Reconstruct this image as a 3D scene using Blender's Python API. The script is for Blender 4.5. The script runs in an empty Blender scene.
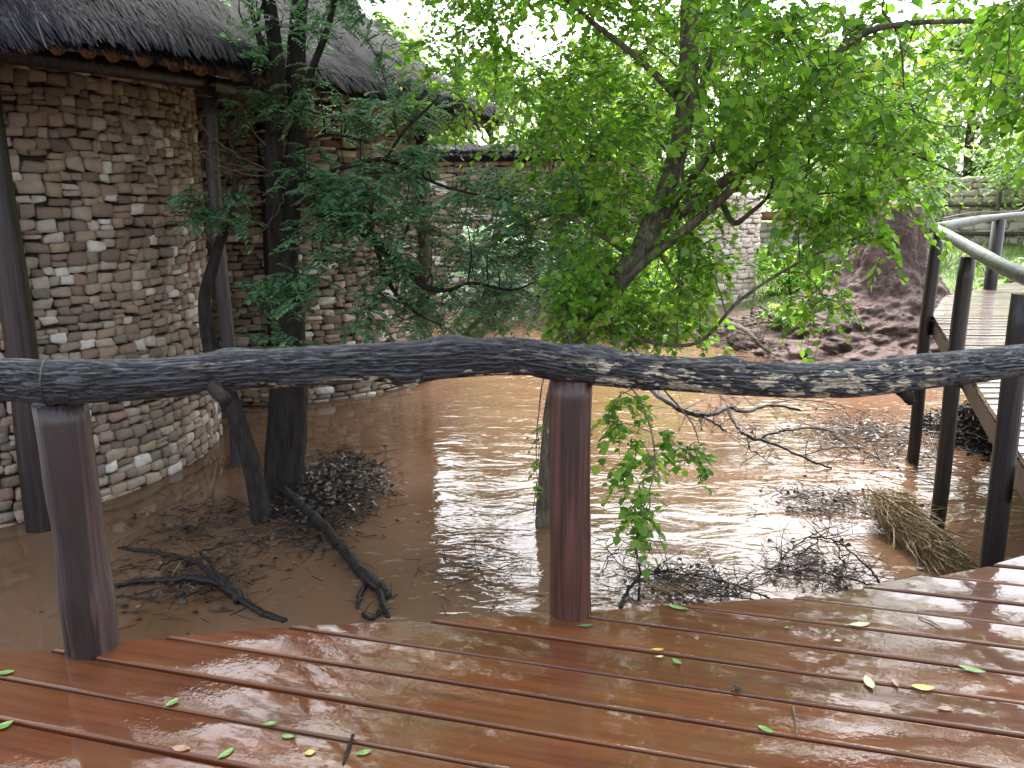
import bpy, math, random
import numpy as np
from mathutils import Vector, noise as mnoise

# ------------------------------------------------------------------ scene, camera, light
SC = bpy.context.scene
COL = SC.collection
F = 828.0
PITCH = math.radians(13)
EYE = 1.55
WATER = -1.45

cam_d = bpy.data.cameras.new("camera")
cam = bpy.data.objects.new("camera", cam_d)
COL.objects.link(cam)
cam.location = (0, 0, EYE)
cam.rotation_euler = (math.radians(90) - PITCH, 0, 0)
cam_d.sensor_width = 36
cam_d.lens = F / 1024 * 36
cam_d.clip_start = 0.05
cam_d.clip_end = 600
SC.camera = cam

SUN_EL, SUN_AZ = math.radians(57), math.radians(12)      # azimuth clockwise from +Y
world = bpy.data.worlds.new("World")
SC.world = world
world.use_nodes = True
wn = world.node_tree
wn.nodes.clear()
w_out = wn.nodes.new("ShaderNodeOutputWorld")
w_bg = wn.nodes.new("ShaderNodeBackground")
w_sky = wn.nodes.new("ShaderNodeTexSky")
w_sky.sky_type = 'NISHITA'
w_sky.sun_disc = False
w_sky.sun_elevation = SUN_EL
w_sky.sun_rotation = SUN_AZ
w_sky.air_density = 1.0
w_sky.dust_density = 5.0
w_hs = wn.nodes.new("ShaderNodeHueSaturation")
w_hs.inputs['Saturation'].default_value = 0.5
w_bg.inputs['Strength'].default_value = 0.15
wn.links.new(w_sky.outputs[0], w_hs.inputs['Color'])
wn.links.new(w_hs.outputs[0], w_bg.inputs['Color'])
wn.links.new(w_bg.outputs[0], w_out.inputs['Surface'])

sun_d = bpy.data.lights.new("sun", 'SUN')
sun_d.energy = 0.9
sun_d.angle = math.radians(25)
sun_d.color = (1.0, 0.97, 0.92)
sun = bpy.data.objects.new("sun", sun_d)
COL.objects.link(sun)
sdir = Vector((math.sin(SUN_AZ) * math.cos(SUN_EL), math.cos(SUN_AZ) * math.cos(SUN_EL), math.sin(SUN_EL)))
sun.rotation_euler = (-sdir).to_track_quat('-Z', 'Y').to_euler()
sun.location = (0, 0, 30)

SC.view_settings.view_transform = 'Standard'
SC.view_settings.look = 'None'
SC.view_settings.exposure = 2.65
SC.view_settings.gamma = 1
SC.view_settings.use_curve_mapping = False
SC.render.engine = 'CYCLES'
SC.cycles.use_denoising = True
SC.cycles.max_bounces = 8
SC.cycles.diffuse_bounces = 4
SC.cycles.transmission_bounces = 6
SC.cycles.transparent_max_bounces = 8

rng = np.random.default_rng(7)
random.seed(7)


# ------------------------------------------------------------------ helpers
def ray(px, py):
    x = (px - 512) / F
    y = -(py - 384) / F
    return np.array([x, math.cos(PITCH) + y * math.sin(PITCH), -math.sin(PITCH) + y * math.cos(PITCH)])


def at(px, py, z):
    r = ray(px, py)
    return np.array([0, 0, EYE]) + r * ((z - EYE) / r[2])


def atd(px, py, d):
    r = ray(px, py)
    return np.array([0, 0, EYE]) + r * (d / r[1])


def catmull(P, n=8):
    P = np.asarray(P, float)
    if len(P) < 3:
        t = np.linspace(0, 1, n + 1)[:, None]
        return P[0] * (1 - t) + P[-1] * t
    Q = np.vstack([2 * P[0] - P[1], P, 2 * P[-1] - P[-2]])
    out = []
    for i in range(1, len(Q) - 2):
        p0, p1, p2, p3 = Q[i - 1:i + 3]
        for t in np.linspace(0, 1, n, endpoint=False):
            out.append(0.5 * ((2 * p1) + (-p0 + p2) * t + (2 * p0 - 5 * p1 + 4 * p2 - p3) * t * t
                              + (-p0 + 3 * p1 - 3 * p2 + p3) * t ** 3))
    out.append(P[-1])
    return np.array(out)


class Geo:
    """collects vertices and faces (quads / n-gons), builds ONE mesh object"""

    def __init__(self):
        self.V, self.Fq, self.mat, self.n = [], [], [], 0

    def add(self, V, Fc, mat=0):
        V = np.asarray(V, float)
        Fc = np.asarray(Fc, int)
        self.V.append(V)
        self.Fq.append(Fc + self.n)
        self.mat.append(np.full(len(Fc), mat, int))
        self.n += len(V)

    def tube(self, P, R, sides=8, cap=True, mat=0, squash=None, rough=0.0, seed=0):
        P = np.asarray(P, float)
        N = len(P)
        R = np.asarray(R, float) if np.ndim(R) else np.full(N, float(R))
        if len(R) != N:
            R = np.interp(np.linspace(0, 1, N), np.linspace(0, 1, len(R)), R)
        T = np.gradient(P, axis=0)
        T /= np.linalg.norm(T, axis=1)[:, None] + 1e-12
        ref = np.array([0, 0, 1.0]) if abs(T[0][2]) < 0.9 else np.array([1.0, 0, 0])
        u = np.cross(T[0], ref)
        u /= np.linalg.norm(u)
        ang = np.linspace(0, 2 * math.pi, sides, endpoint=False)
        V = np.zeros((N, sides, 3))
        for i in range(N):
            u = u - T[i] * np.dot(u, T[i])
            u /= np.linalg.norm(u) + 1e-12
            w = np.cross(T[i], u)
            rr = R[i] * np.ones(sides)
            if rough:
                for k in range(sides):
                    q = Vector((math.cos(ang[k]) * 1.5 + seed, math.sin(ang[k]) * 1.5, i * 0.35))
                    rr[k] *= 1 + rough * mnoise.noise(q)
            V[i] = P[i] + (np.cos(ang) * rr)[:, None] * u + (np.sin(ang) * rr)[:, None] * w
        fa = []
        i, k = np.meshgrid(np.arange(N - 1), np.arange(sides), indexing='ij')
        k2 = (k + 1) % sides
        fa = np.stack([i * sides + k, i * sides + k2, (i + 1) * sides + k2, (i + 1) * sides + k], -1).reshape(-1, 4)
        VV = V.reshape(-1, 3)
        if cap:
            VV = np.vstack([VV, P[0], P[-1]])
            a, b = N * sides, N * sides + 1
            kk = np.arange(0, sides, 2)
            c0 = np.stack([np.full(len(kk), a), (kk + 2) % sides, (kk + 1) % sides, kk], -1)
            o = (N - 1) * sides
            c1 = np.stack([np.full(len(kk), b), o + kk, o + (kk + 1) % sides, o + (kk + 2) % sides], -1)
            fa = np.vstack([fa, c0, c1])
        self.add(VV, fa, mat)

    def box(self, c, size, axes=None, mat=0, bevel=0.0):
        h = np.asarray(size, float) / 2
        A = np.eye(3) if axes is None else np.asarray(axes, float)
        S = np.array([[-1, -1, -1], [1, -1, -1], [1, 1, -1], [-1, 1, -1], [-1, -1, 1], [1, -1, 1], [1, 1, 1], [-1, 1, 1]], float)
        V = np.asarray(c, float) + (S * h) @ A
        Fc = [[0, 3, 2, 1], [4, 5, 6, 7], [0, 1, 5, 4], [1, 2, 6, 5], [2, 3, 7, 6], [3, 0, 4, 7]]
        self.add(V, Fc, mat)

    def build(self, name, mats, parent=None, smooth=True, loc=None):
        V = np.vstack(self.V)
        if loc is not None:
            V = V - np.asarray(loc, float)
        Q = np.vstack(self.Fq)
        me = bpy.data.meshes.new(name)
        me.vertices.add(len(V))
        me.vertices.foreach_set("co", V.astype(np.float32).ravel())
        me.loops.add(Q.size)
        me.loops.foreach_set("vertex_index", Q.astype(np.int32).ravel())
        me.polygons.add(len(Q))
        me.polygons.foreach_set("loop_start", np.arange(0, Q.size, 4, dtype=np.int32))
        me.polygons.foreach_set("material_index", np.concatenate(self.mat).astype(np.int32))
        me.polygons.foreach_set("use_smooth", np.full(len(Q), smooth))
        me.update(calc_edges=True)
        me.validate()
        for m in (mats if isinstance(mats, (list, tuple)) else [mats]):
            me.materials.append(m)
        o = bpy.data.objects.new(name, me)
        COL.objects.link(o)
        if parent is not None:
            o.parent = parent
            if loc is None:
                # vertices are given in world space: cancel the parent's location
                o.location = -Vector(parent.location)
            else:
                o.location = Vector(loc) - Vector(parent.location)
        elif loc is not None:
            o.location = loc
        return o


def thing(name, label, cat, loc=(0, 0, 0), group=None):
    o = bpy.data.objects.new(name, None)
    COL.objects.link(o)
    o.empty_display_size = 0.2
    o.location = Vector([float(v) for v in loc])
    o['label'] = label
    o['category'] = cat
    if group:
        o['group'] = group
    return o


def tag(o, label=None, cat=None, group=None, kind=None):
    if label:
        o['label'] = label
    if cat:
        o['category'] = cat
    if group:
        o['group'] = group
    if kind:
        o['kind'] = kind
    return o


# ------------------------------------------------------------------ materials
class NT:
    def __init__(self, name):
        self.m = bpy.data.materials.new(name)
        self.m.use_nodes = True
        self.t = self.m.node_tree
        self.t.nodes.clear()
        self.out = self.n("ShaderNodeOutputMaterial")

    def n(self, typ, **kw):
        o = self.t.nodes.new(typ)
        for k, v in kw.items():
            setattr(o, k, v)
        return o

    def l(self, a, b):
        self.t.links.new(a, b)

    def coords(self, scale=(1, 1, 1), rot=(0, 0, 0)):
        tc = self.n("ShaderNodeTexCoord")
        mp = self.n("ShaderNodeMapping")
        mp.inputs['Scale'].default_value = scale
        mp.inputs['Rotation'].default_value = rot
        self.l(tc.outputs['Object'], mp.inputs['Vector'])
        return mp.outputs['Vector']

    def noise(self, vec, scale, detail=4, rough=0.55, dist=0.0):
        x = self.n("ShaderNodeTexNoise")
        x.inputs['Scale'].default_value = scale
        x.inputs['Detail'].default_value = detail
        x.inputs['Roughness'].default_value = rough
        x.inputs['Distortion'].default_value = dist
        if vec is not None:
            self.l(vec, x.inputs['Vector'])
        return x.outputs['Fac']

    def ramp(self, fac, stops, interp='LINEAR'):
        r = self.n("ShaderNodeValToRGB")
        r.color_ramp.interpolation = interp
        el = r.color_ramp.elements
        while len(el) < len(stops):
            el.new(0.5)
        for e, (p, c) in zip(el, stops):
            e.position = p
            e.color = (*c, 1) if len(c) == 3 else c
        self.l(fac, r.inputs['Fac'])
        return r.outputs['Color']

    def mix(self, fac, a, b, blend='MIX'):
        m = self.n("ShaderNodeMix", data_type='RGBA', blend_type=blend)
        for s, v in ((0, fac), (6, a), (7, b)):
            if isinstance(v, (int, float)):
                m.inputs[s].default_value = v
            elif isinstance(v, tuple):
                m.inputs[s].default_value = (*v, 1)
            else:
                self.l(v, m.inputs[s])
        return m.outputs[2]

    def math(self, op, a, b=0.0):
        m = self.n("ShaderNodeMath", operation=op)
        for i, v in enumerate((a, b)):
            if isinstance(v, (int, float)):
                m.inputs[i].default_value = v
            else:
                self.l(v, m.inputs[i])
        return m.outputs[0]

    def bump(self, h, strength, dist=0.02, normal=None):
        b = self.n("ShaderNodeBump")
        b.inputs['Strength'].default_value = strength
        b.inputs['Distance'].default_value = dist
        self.l(h, b.inputs['Height'])
        if normal is not None:
            self.l(normal, b.inputs['Normal'])
        return b.outputs['Normal']

    def bsdf(self, color, rough=0.7, normal=None, **kw):
        b = self.n("ShaderNodeBsdfPrincipled")
        if isinstance(color, tuple):
            b.inputs['Base Color'].default_value = (*color, 1)
        else:
            self.l(color, b.inputs['Base Color'])
        if isinstance(rough, (int, float)):
            b.inputs['Roughness'].default_value = rough
        else:
            self.l(rough, b.inputs['Roughness'])
        if normal is not None:
            self.l(normal, b.inputs['Normal'])
        for k, v in kw.items():
            s = b.inputs[k.replace('_', ' ')]
            if isinstance(v, (int, float, tuple)):
                s.default_value = v
            else:
                self.l(v, s)
        return b

    def done(self, sh):
        self.l(sh.outputs[0] if hasattr(sh, 'outputs') else sh, self.out.inputs['Surface'])
        return self.m


def leaf_mat(name, stops, trans, rough=0.35, tmix=0.4, spec=0.5):
    t = NT(name)
    g = t.n("ShaderNodeNewGeometry")
    col = t.ramp(g.outputs['Random Per Island'], stops)
    b = t.bsdf(col, rough)
    b.inputs['Specular IOR Level'].default_value = spec
    tr = t.n("ShaderNodeBsdfTranslucent")
    tc = t.mix(1.0, col, trans, 'MULTIPLY')
    t.l(tc, tr.inputs['Color'])
    mx = t.n("ShaderNodeMixShader")
    mx.inputs[0].default_value = tmix
    t.l(b.outputs[0], mx.inputs[1])
    t.l(tr.outputs[0], mx.inputs[2])
    return t.done(mx)


def bark_mat(name, c0, c1, scale=6.0, rough=0.8, stretch=0.22, bump=1.0, coat=0.0):
    t = NT(name)
    v = t.coords((scale, scale, scale * stretch))
    n = t.noise(v, 3.0, 6, 0.65)
    n2 = t.noise(t.coords(), 1.3, 3)
    c = t.ramp(n, [(0.40, c0), (0.62, c1)])
    c = t.mix(t.math('MULTIPLY', n2, 0.5), c, tuple(0.45 * x for x in c1))
    b = t.bsdf(c, rough, t.bump(n, bump, 0.05))
    b.inputs['Specular IOR Level'].default_value = 0.25
    b.inputs['Coat Weight'].default_value = coat
    b.inputs['Coat Roughness'].default_value = 0.25
    return t.done(b)


M = {}
M['leaf_bright'] = leaf_mat('leaf_bright', [(0, (0.06, 0.15, 0.02)), (0.5, (0.13, 0.27, 0.035)), (0.93, (0.20, 0.35, 0.05)), (1, (0.33, 0.35, 0.07))],
                            (1.9, 1.9, 0.9), 0.32, 0.6)
M['leaf_blue'] = leaf_mat('leaf_blue', [(0, (0.07, 0.165, 0.095)), (0.6, (0.13, 0.26, 0.16)), (1, (0.21, 0.33, 0.14))],
                          (1.5, 1.5, 1.1), 0.36, 0.52, 0.6)
M['leaf_far'] = leaf_mat('leaf_far', [(0, (0.08, 0.15, 0.045)), (0.5, (0.15, 0.26, 0.08)), (1, (0.25, 0.34, 0.13))],
                         (1.6, 1.6, 1.1), 0.4, 0.55)
M['leaf_shrub'] = leaf_mat('leaf_shrub', [(0, (0.03, 0.08, 0.02)), (0.5, (0.07, 0.15, 0.03)), (1, (0.13, 0.24, 0.04))],
                           (1.4, 1.5, 0.8), 0.35, 0.4)
M['bark_dark'] = bark_mat('bark_dark', (0.009, 0.007, 0.006), (0.038, 0.028, 0.022), 7)
M['bark_grey'] = bark_mat('bark_grey', (0.06, 0.048, 0.034), (0.19, 0.155, 0.11), 7)
M['bark_pale'] = bark_mat('bark_pale', (0.16, 0.13, 0.09), (0.33, 0.27, 0.19), 9)
M['twig_dark'] = bark_mat('twig_dark', (0.008, 0.006, 0.005), (0.028, 0.02, 0.017), 12, 0.5, coat=0.2)
M['twig_tan'] = bark_mat('twig_tan', (0.10, 0.065, 0.04), (0.24, 0.16, 0.10), 12)


def mk_post(name, c0, c1, coat=0.5):
    t = NT(name)
    v = t.coords((46, 46, 1.6))
    g = t.noise(v, 1.0, 6, 0.6)
    crack = t.noise(t.coords((9, 9, 0.25)), 1.6, 3, 0.5)
    big = t.noise(t.coords((1, 1, 0.6)), 2.5, 3)
    c = t.ramp(g, [(0.38, c0), (0.62, c1)])
    c = t.mix(t.ramp(crack, [(0.52, (0, 0, 0)), (0.57, (0.92, 0.92, 0.92))]), c, tuple(0.22 * x for x in c0))
    c = t.mix(t.math('MULTIPLY', big, 0.55), c, tuple(0.5 * x for x in c1))
    nrm = t.bump(t.math('SUBTRACT', g, t.math('MULTIPLY', crack, 0.8)), 0.7, 0.012)
    b = t.bsdf(c, 0.5, nrm)
    b.inputs['Specular IOR Level'].default_value = 0.3
    t.l(nrm, b.inputs['Coat Normal'])
    b.inputs['Coat Weight'].default_value = coat
    b.inputs['Coat Roughness'].default_value = 0.22
    return t.done(b)


M['post'] = mk_post('post_wood', (0.026, 0.008, 0.005), (0.10, 0.036, 0.024))
M['post_dark'] = mk_post('dark_post_wood', (0.010, 0.006, 0.005), (0.038, 0.022, 0.019), 0.35)
M['pole_grey'] = mk_post('grey_pole', (0.035, 0.040, 0.037), (0.10, 0.112, 0.104), 0.25)


def mk_log():
    t = NT('log_bark')
    v = t.coords((1, 1, 1))
    furrow = t.noise(t.coords((10, 34, 34)), 1.0, 6, 0.7, 1.0)
    fine = t.noise(v, 60, 4)
    attr = t.n("ShaderNodeAttribute", attribute_name="ridge")
    c = t.ramp(furrow, [(0.35, (0.006, 0.006, 0.007)), (0.52, (0.022, 0.022, 0.026)), (0.76, (0.075, 0.075, 0.086))])
    c = t.mix(t.ramp(attr.outputs['Fac'], [(0.25, (1, 1, 1)), (0.65, (0, 0, 0))]), c, (0.005, 0.0045, 0.0045))
    pat = t.n("ShaderNodeAttribute", attribute_name="peel")
    pn = t.noise(t.coords((11, 30, 30)), 1.0, 3, 0.6)
    pm = t.math('MULTIPLY', pat.outputs['Fac'], t.ramp(pn, [(0.525, (0, 0, 0)), (0.55, (1, 1, 1))]))
    pale = t.ramp(fine, [(0.3, (0.24, 0.195, 0.13)), (0.7, (0.46, 0.40, 0.29))])
    c = t.mix(pm, c, pale)
    h = t.math('ADD', furrow, t.math('MULTIPLY', fine, 0.25))
    b = t.bsdf(c, 0.5, t.bump(h, 0.9, 0.018))
    b.inputs['Coat Weight'].default_value = 0.25
    b.inputs['Coat Roughness'].default_value = 0.3
    return t.done(b)


M['log'] = mk_log()


def mk_deck(name, c0, c1, wet=1.0, cr=0.04):
    t = NT(name)
    grain = t.noise(t.coords((1.4, 34, 34)), 1.0, 6, 0.6)
    tone = t.noise(t.coords((1.0, 1.0, 1.0)), 1.8, 4, 0.6, 0.3)
    g = t.n("ShaderNodeNewGeometry")
    c = t.ramp(grain, [(0.28, c0), (0.72, c1)])
    isl = t.ramp(g.outputs['Random Per Island'], [(0, (0.78, 0.78, 0.78)), (1, (1.15, 1.12, 1.05))])
    c = t.mix(1.0, c, isl, 'MULTIPLY')
    mud = t.ramp(tone, [(0.42, (0, 0, 0)), (0.68, (0.75, 0.75, 0.75))])
    c = t.mix(mud, c, (0.09, 0.038, 0.012))
    film = t.noise(t.coords((1.0, 1.0, 1)), 2.2, 1, 0.4)
    spat = t.noise(t.coords((1.0, 1.3, 1)), 42, 2, 0.6)
    patch = t.ramp(t.noise(t.coords((1, 1.5, 1)), 3.4, 3, 0.6), [(0.42, (0.04, 0.04, 0.04)), (0.62, (1, 1, 1))])
    fn = t.math('ADD', film, t.math('MULTIPLY', t.math('MULTIPLY', spat, patch), 0.07))
    fn = t.math('ADD', fn, t.math('MULTIPLY', grain, 0.012))
    cn = t.bump(fn, 0.7, 0.016)
    b = t.bsdf(c, 0.55, t.bump(grain, 0.25, 0.006))
    b.inputs['Specular IOR Level'].default_value = 0.15
    b.inputs['Coat Weight'].default_value = wet
    dry = t.ramp(t.noise(t.coords((0.8, 3, 1)), 2.2, 4, 0.6), [(0.5, (cr, cr, cr)), (0.85, (0.10, 0.10, 0.10))])
    t.l(dry, b.inputs['Coat Roughness'])
    t.l(cn, b.inputs['Coat Normal'])
    b.inputs['Coat IOR'].default_value = 1.4
    return t.done(b)


M['deck'] = mk_deck('wet_deck_wood', (0.040, 0.0098, 0.0028), (0.13, 0.036, 0.009), 1.0, 0.02)
M['walk'] = mk_deck('wet_walkway_wood', (0.07, 0.045, 0.035), (0.14, 0.095, 0.075), 1.0, 0.03)
M['beam'] = mk_post('beam_wood', (0.03, 0.018, 0.013), (0.085, 0.05, 0.036), 0.3)


def mk_stone(name, bright=1.0, ramp=None):
    t = NT(name)
    g = t.n("ShaderNodeNewGeometry")
    s = lambda a: tuple(bright * x for x in a)
    c = t.ramp(g.outputs['Random Per Island'], ramp or
               [(0, s((0.10, 0.07, 0.05))), (0.15, s((0.19, 0.13, 0.09))), (0.30, s((0.15, 0.12, 0.095))),
                (0.45, s((0.26, 0.20, 0.145))), (0.57, s((0.23, 0.135, 0.09))), (0.68, s((0.32, 0.27, 0.21))),
                (0.8, s((0.27, 0.19, 0.115))), (0.9, s((0.42, 0.37, 0.31))), (1, s((0.58, 0.54, 0.48)))])
    v = t.coords()
    n1 = t.noise(v, 14, 5, 0.65)
    n2 = t.noise(v, 55, 4, 0.6)
    c = t.mix(t.ramp(n1, [(0.35, (0.0, 0.0, 0.0)), (0.75, (0.5, 0.5, 0.5))]), c, s((0.13, 0.10, 0.08)))
    h = t.math('ADD', n1, t.math('MULTIPLY', n2, 0.5))
    b = t.bsdf(c, 0.7, t.bump(h, 0.55, 0.02))
    return t.done(b)


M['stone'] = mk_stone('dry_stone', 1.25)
M['stone_lit'] = mk_stone('lit_stone', 3.0, [(0, (0.50, 0.40, 0.33)), (0.4, (0.68, 0.60, 0.52)), (0.7, (0.62, 0.50, 0.42)), (1, (0.80, 0.76, 0.70))])  # strong open light put into the colour: brightened copy of the wall stone
t_ = NT('dark_joint')
M['joint'] = t_.done(t_.bsdf(t_.ramp(t_.noise(t_.coords(), 20), [(0.3, (0.02, 0.014, 0.011)), (0.7, (0.05, 0.036, 0.028))]), 0.9))


def mk_thatch():
    t = NT('thatch')
    g = t.n("ShaderNodeNewGeometry")
    c = t.ramp(g.outputs['Random Per Island'], [(0, (0.010, 0.009, 0.012)), (0.5, (0.022, 0.020, 0.026)), (0.85, (0.045, 0.041, 0.052)), (1, (0.12, 0.11, 0.115))])
    n = t.noise(t.coords(), 1.1, 4, 0.6)
    c = t.mix(t.ramp(n, [(0.4, (0, 0, 0)), (0.7, (0.6, 0.6, 0.6))]), c, (0.026, 0.024, 0.031))
    b = t.bsdf(c, 0.8)
    b.inputs['Specular IOR Level'].default_value = 0.1
    return t.done(b)


M['thatch'] = mk_thatch()
t_ = NT('thatch_base')
M['thatch_base'] = t_.done(t_.bsdf(t_.ramp(t_.noise(t_.coords(), 30, 5), [(0.3, (0.02, 0.018, 0.02)), (0.7, (0.06, 0.055, 0.06))]), 0.9))
t_ = NT('straw')
g_ = t_.n("ShaderNodeNewGeometry")
M['straw'] = t_.done(t_.bsdf(t_.ramp(g_.outputs['Random Per Island'], [(0, (0.09, 0.055, 0.025)), (0.6, (0.22, 0.14, 0.06)), (1, (0.36, 0.26, 0.13))]), 0.6))
t_ = NT('litter')
g_ = t_.n("ShaderNodeNewGeometry")
M['litter'] = t_.done(t_.bsdf(t_.ramp(g_.outputs['Random Per Island'], [(0, (0.01, 0.007, 0.005)), (0.6, (0.035, 0.023, 0.017)), (0.9, (0.08, 0.055, 0.04)), (1, (0.20, 0.15, 0.09))]), 0.5))


def mk_mud():
    t = NT('mound_earth')
    v = t.coords()
    n1 = t.noise(v, 2.2, 6, 0.65)
    n2 = t.noise(v, 14, 6, 0.7)
    c = t.ramp(n1, [(0.3, (0.10, 0.058, 0.048)), (0.7, (0.23, 0.145, 0.125))])
    c = t.mix(t.ramp(n2, [(0.35, (0.6, 0.6, 0.6)), (0.6, (0, 0, 0))]), c, (0.06, 0.035, 0.03))
    return t.done(t.bsdf(c, 0.75, t.bump(t.math('ADD', n2, t.math('MULTIPLY', t.noise(v, 45, 4, 0.7), 0.4)), 1.0, 0.09)))


M['mud'] = mk_mud()


def mk_ground():
    t = NT('bank_ground')
    v = t.coords()
    n1 = t.noise(v, 0.35, 5, 0.6)
    n2 = t.noise(v, 5, 6, 0.7)
    geo = t.n("ShaderNodeNewGeometry")
    sep = t.n("ShaderNodeSeparateXYZ")
    t.l(geo.outputs['Position'], sep.inputs[0])
    hgt = t.math('ADD', sep.outputs['Z'], t.math('MULTIPLY', n2, 0.5))
    soil = t.ramp(n2, [(0.3, (0.10, 0.06, 0.045)), (0.7, (0.24, 0.15, 0.11))])
    gr = t.ramp(n2, [(0.3, (0.06, 0.10, 0.03)), (0.7, (0.16, 0.23, 0.07))])
    f = t.math('MULTIPLY', t.ramp(t.math('ADD', hgt, 1.5), [(0.5, (0, 0, 0)), (0.85, (1, 1, 1))]), t.ramp(n1, [(0.3, (0.5, 0.5, 0.5)), (0.5, (1, 1, 1))]))
    return t.done(t.bsdf(t.mix(f, soil, gr), 0.85, t.bump(n2, 0.8, 0.1)))


M['ground'] = mk_ground()
M['grass'] = leaf_mat('grass_blades', [(0, (0.07, 0.13, 0.03)), (0.5, (0.14, 0.22, 0.05)), (1, (0.24, 0.31, 0.10))], (1.2, 1.3, 0.8), 0.5, 0.35)


def mk_water():
    t = NT('muddy_water')
    v = t.coords()
    tone = t.noise(v, 0.35, 5, 0.6, 0.8)
    c = t.ramp(tone, [(0.35, (0.115, 0.060, 0.030)), (0.65, (0.165, 0.098, 0.062))])
    # calm in the lee of the stone drum on the left, broken and fast in the main channel
    sep = t.n("ShaderNodeSeparateXYZ")
    t.l(v, sep.inputs[0])
    chan = t.math('ADD', sep.outputs['X'], t.math('MULTIPLY', t.noise(v, 0.7, 3), 1.6))
    chan = t.ramp(t.math('MULTIPLY', t.math('ADD', chan, 2.0), 0.24), [(0.1, (0.06, 0.06, 0.06)), (0.75, (1, 1, 1))])
    flow = t.coords((1.0, 1.9, 1.0), (0, 0, math.radians(25)))
    w1 = t.noise(flow, 2.0, 2, 0.45, 0.8)
    w2 = t.noise(flow, 7.0, 2, 0.5, 0.6)
    w3 = t.noise(v, 26, 2, 0.5)
    h = t.math('ADD', w1, t.math('MULTIPLY', w2, 0.22))
    h = t.math('ADD', h, t.math('MULTIPLY', w3, 0.02))
    h = t.math('MULTIPLY', h, chan)
    h = t.math('ADD', h, t.math('MULTIPLY', t.noise(v, 3.0, 2), 0.03))
    foam = t.math('MULTIPLY', chan, t.ramp(t.math('ADD', t.math('MULTIPLY', w2, 0.6), t.math('MULTIPLY', t.noise(flow, 3.3, 5, 0.7, 1.5), 0.5)), [(0.64, (0, 0, 0)), (0.72, (0.6, 0.6, 0.6))]))
    c = t.mix(foam, c, (0.50, 0.40, 0.33))
    b = t.bsdf(c, 0.015, t.bump(h, 1.0, 0.022))
    b.inputs['IOR'].default_value = 1.38
    return t.done(b)


M['water'] = mk_water()
t_ = NT('wire_metal')
M['wire'] = t_.done(t_.bsdf((0.10, 0.09, 0.08), 0.5, None, Metallic=1.0))
t_ = NT('cable_dark')
M['cable'] = t_.done(t_.bsdf((0.02, 0.02, 0.02), 0.6))


# ------------------------------------------------------------------ setting: ground and water
def smooth(a, b, x):
    t = np.clip((x - a) / (b - a), 0, 1)
    return t * t * (3 - 2 * t)


SHX = [-60, -12, -2, 1, 4, 6, 8, 10, 14, 60]
SHY = [26, 24, 21.5, 20, 18.8, 17, 15.2, 15, 14, 12]


def ground_z(x, y):
    x = np.asarray(x, float)
    y = np.asarray(y, float)
    s = y - np.interp(x, SHX, SHY)
    z = -2.6 + 1.3 * smooth(-4, 1.2, s) + np.clip(s, 0, 60) * 0.035 + 0.4 * smooth(1, 7, s)
    z = z + 0.12 * np.sin(x * 0.9 + 1.3) * np.cos(y * 0.7) * smooth(-2, 3, s)
    return z


def build_ground():
    xs = np.concatenate([np.linspace(-220, -32, 12), np.linspace(-30, 40, 141), np.linspace(44, 240, 12)])
    ys = np.concatenate([np.linspace(-120, -12, 8), np.linspace(-10, 50, 121), np.linspace(54, 420, 16)])
    X, Y = np.meshgrid(xs, ys, indexing='ij')
    Z = ground_z(X, Y)
    Z = Z + rng.normal(0, 0.025, Z.shape)
    V = np.stack([X, Y, Z], -1).reshape(-1, 3)
    nx, ny = len(xs), len(ys)
    i, j = np.meshgrid(np.arange(nx - 1), np.arange(ny - 1), indexing='ij')
    Q = np.stack([i * ny + j, (i + 1) * ny + j, (i + 1) * ny + j + 1, i * ny + j + 1], -1).reshape(-1, 4)
    g = Geo()
    g.add(V, Q)
    tag(g.build('ground', M['ground']), kind='structure')
    # water sheet with a low real swell in the channel
    xs = np.concatenate([np.linspace(-90, -7, 8), np.linspace(-6.5, 10, 190), np.linspace(11, 90, 10)])
    ys = np.concatenate([np.linspace(-60, 1.5, 6), np.linspace(2, 21, 220), np.linspace(22, 40, 5)])
    X, Y = np.meshgrid(xs, ys, indexing='ij')
    amp = 0.012 * smooth(-2.2, 1.5, X) * smooth(3, 5, Y)
    Zw = np.zeros_like(X)
    for a in range(X.shape[0]):
        for b in range(X.shape[1]):
            if amp[a, b] > 0.0005:
                Zw[a, b] = amp[a, b] * (mnoise.noise(Vector((X[a, b] * 1.1 + 0.4 * Y[a, b], Y[a, b] * 1.9, 0)))
                                        + 0.5 * mnoise.noise(Vector((X[a, b] * 3.1, Y[a, b] * 3.9, 5))))
    V = np.stack([X, Y, WATER + Zw], -1).reshape(-1, 3)
    nx, ny = len(xs), len(ys)
    i, j = np.meshgrid(np.arange(nx - 1), np.arange(ny - 1), indexing='ij')
    Q = np.stack([i * ny + j, (i + 1) * ny + j, (i + 1) * ny + j + 1, i * ny + j + 1], -1).reshape(-1, 4)
    g = Geo()
    g.add(V, Q)
    tag(g.build('water', M['water']), kind='structure')


build_ground()


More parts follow.
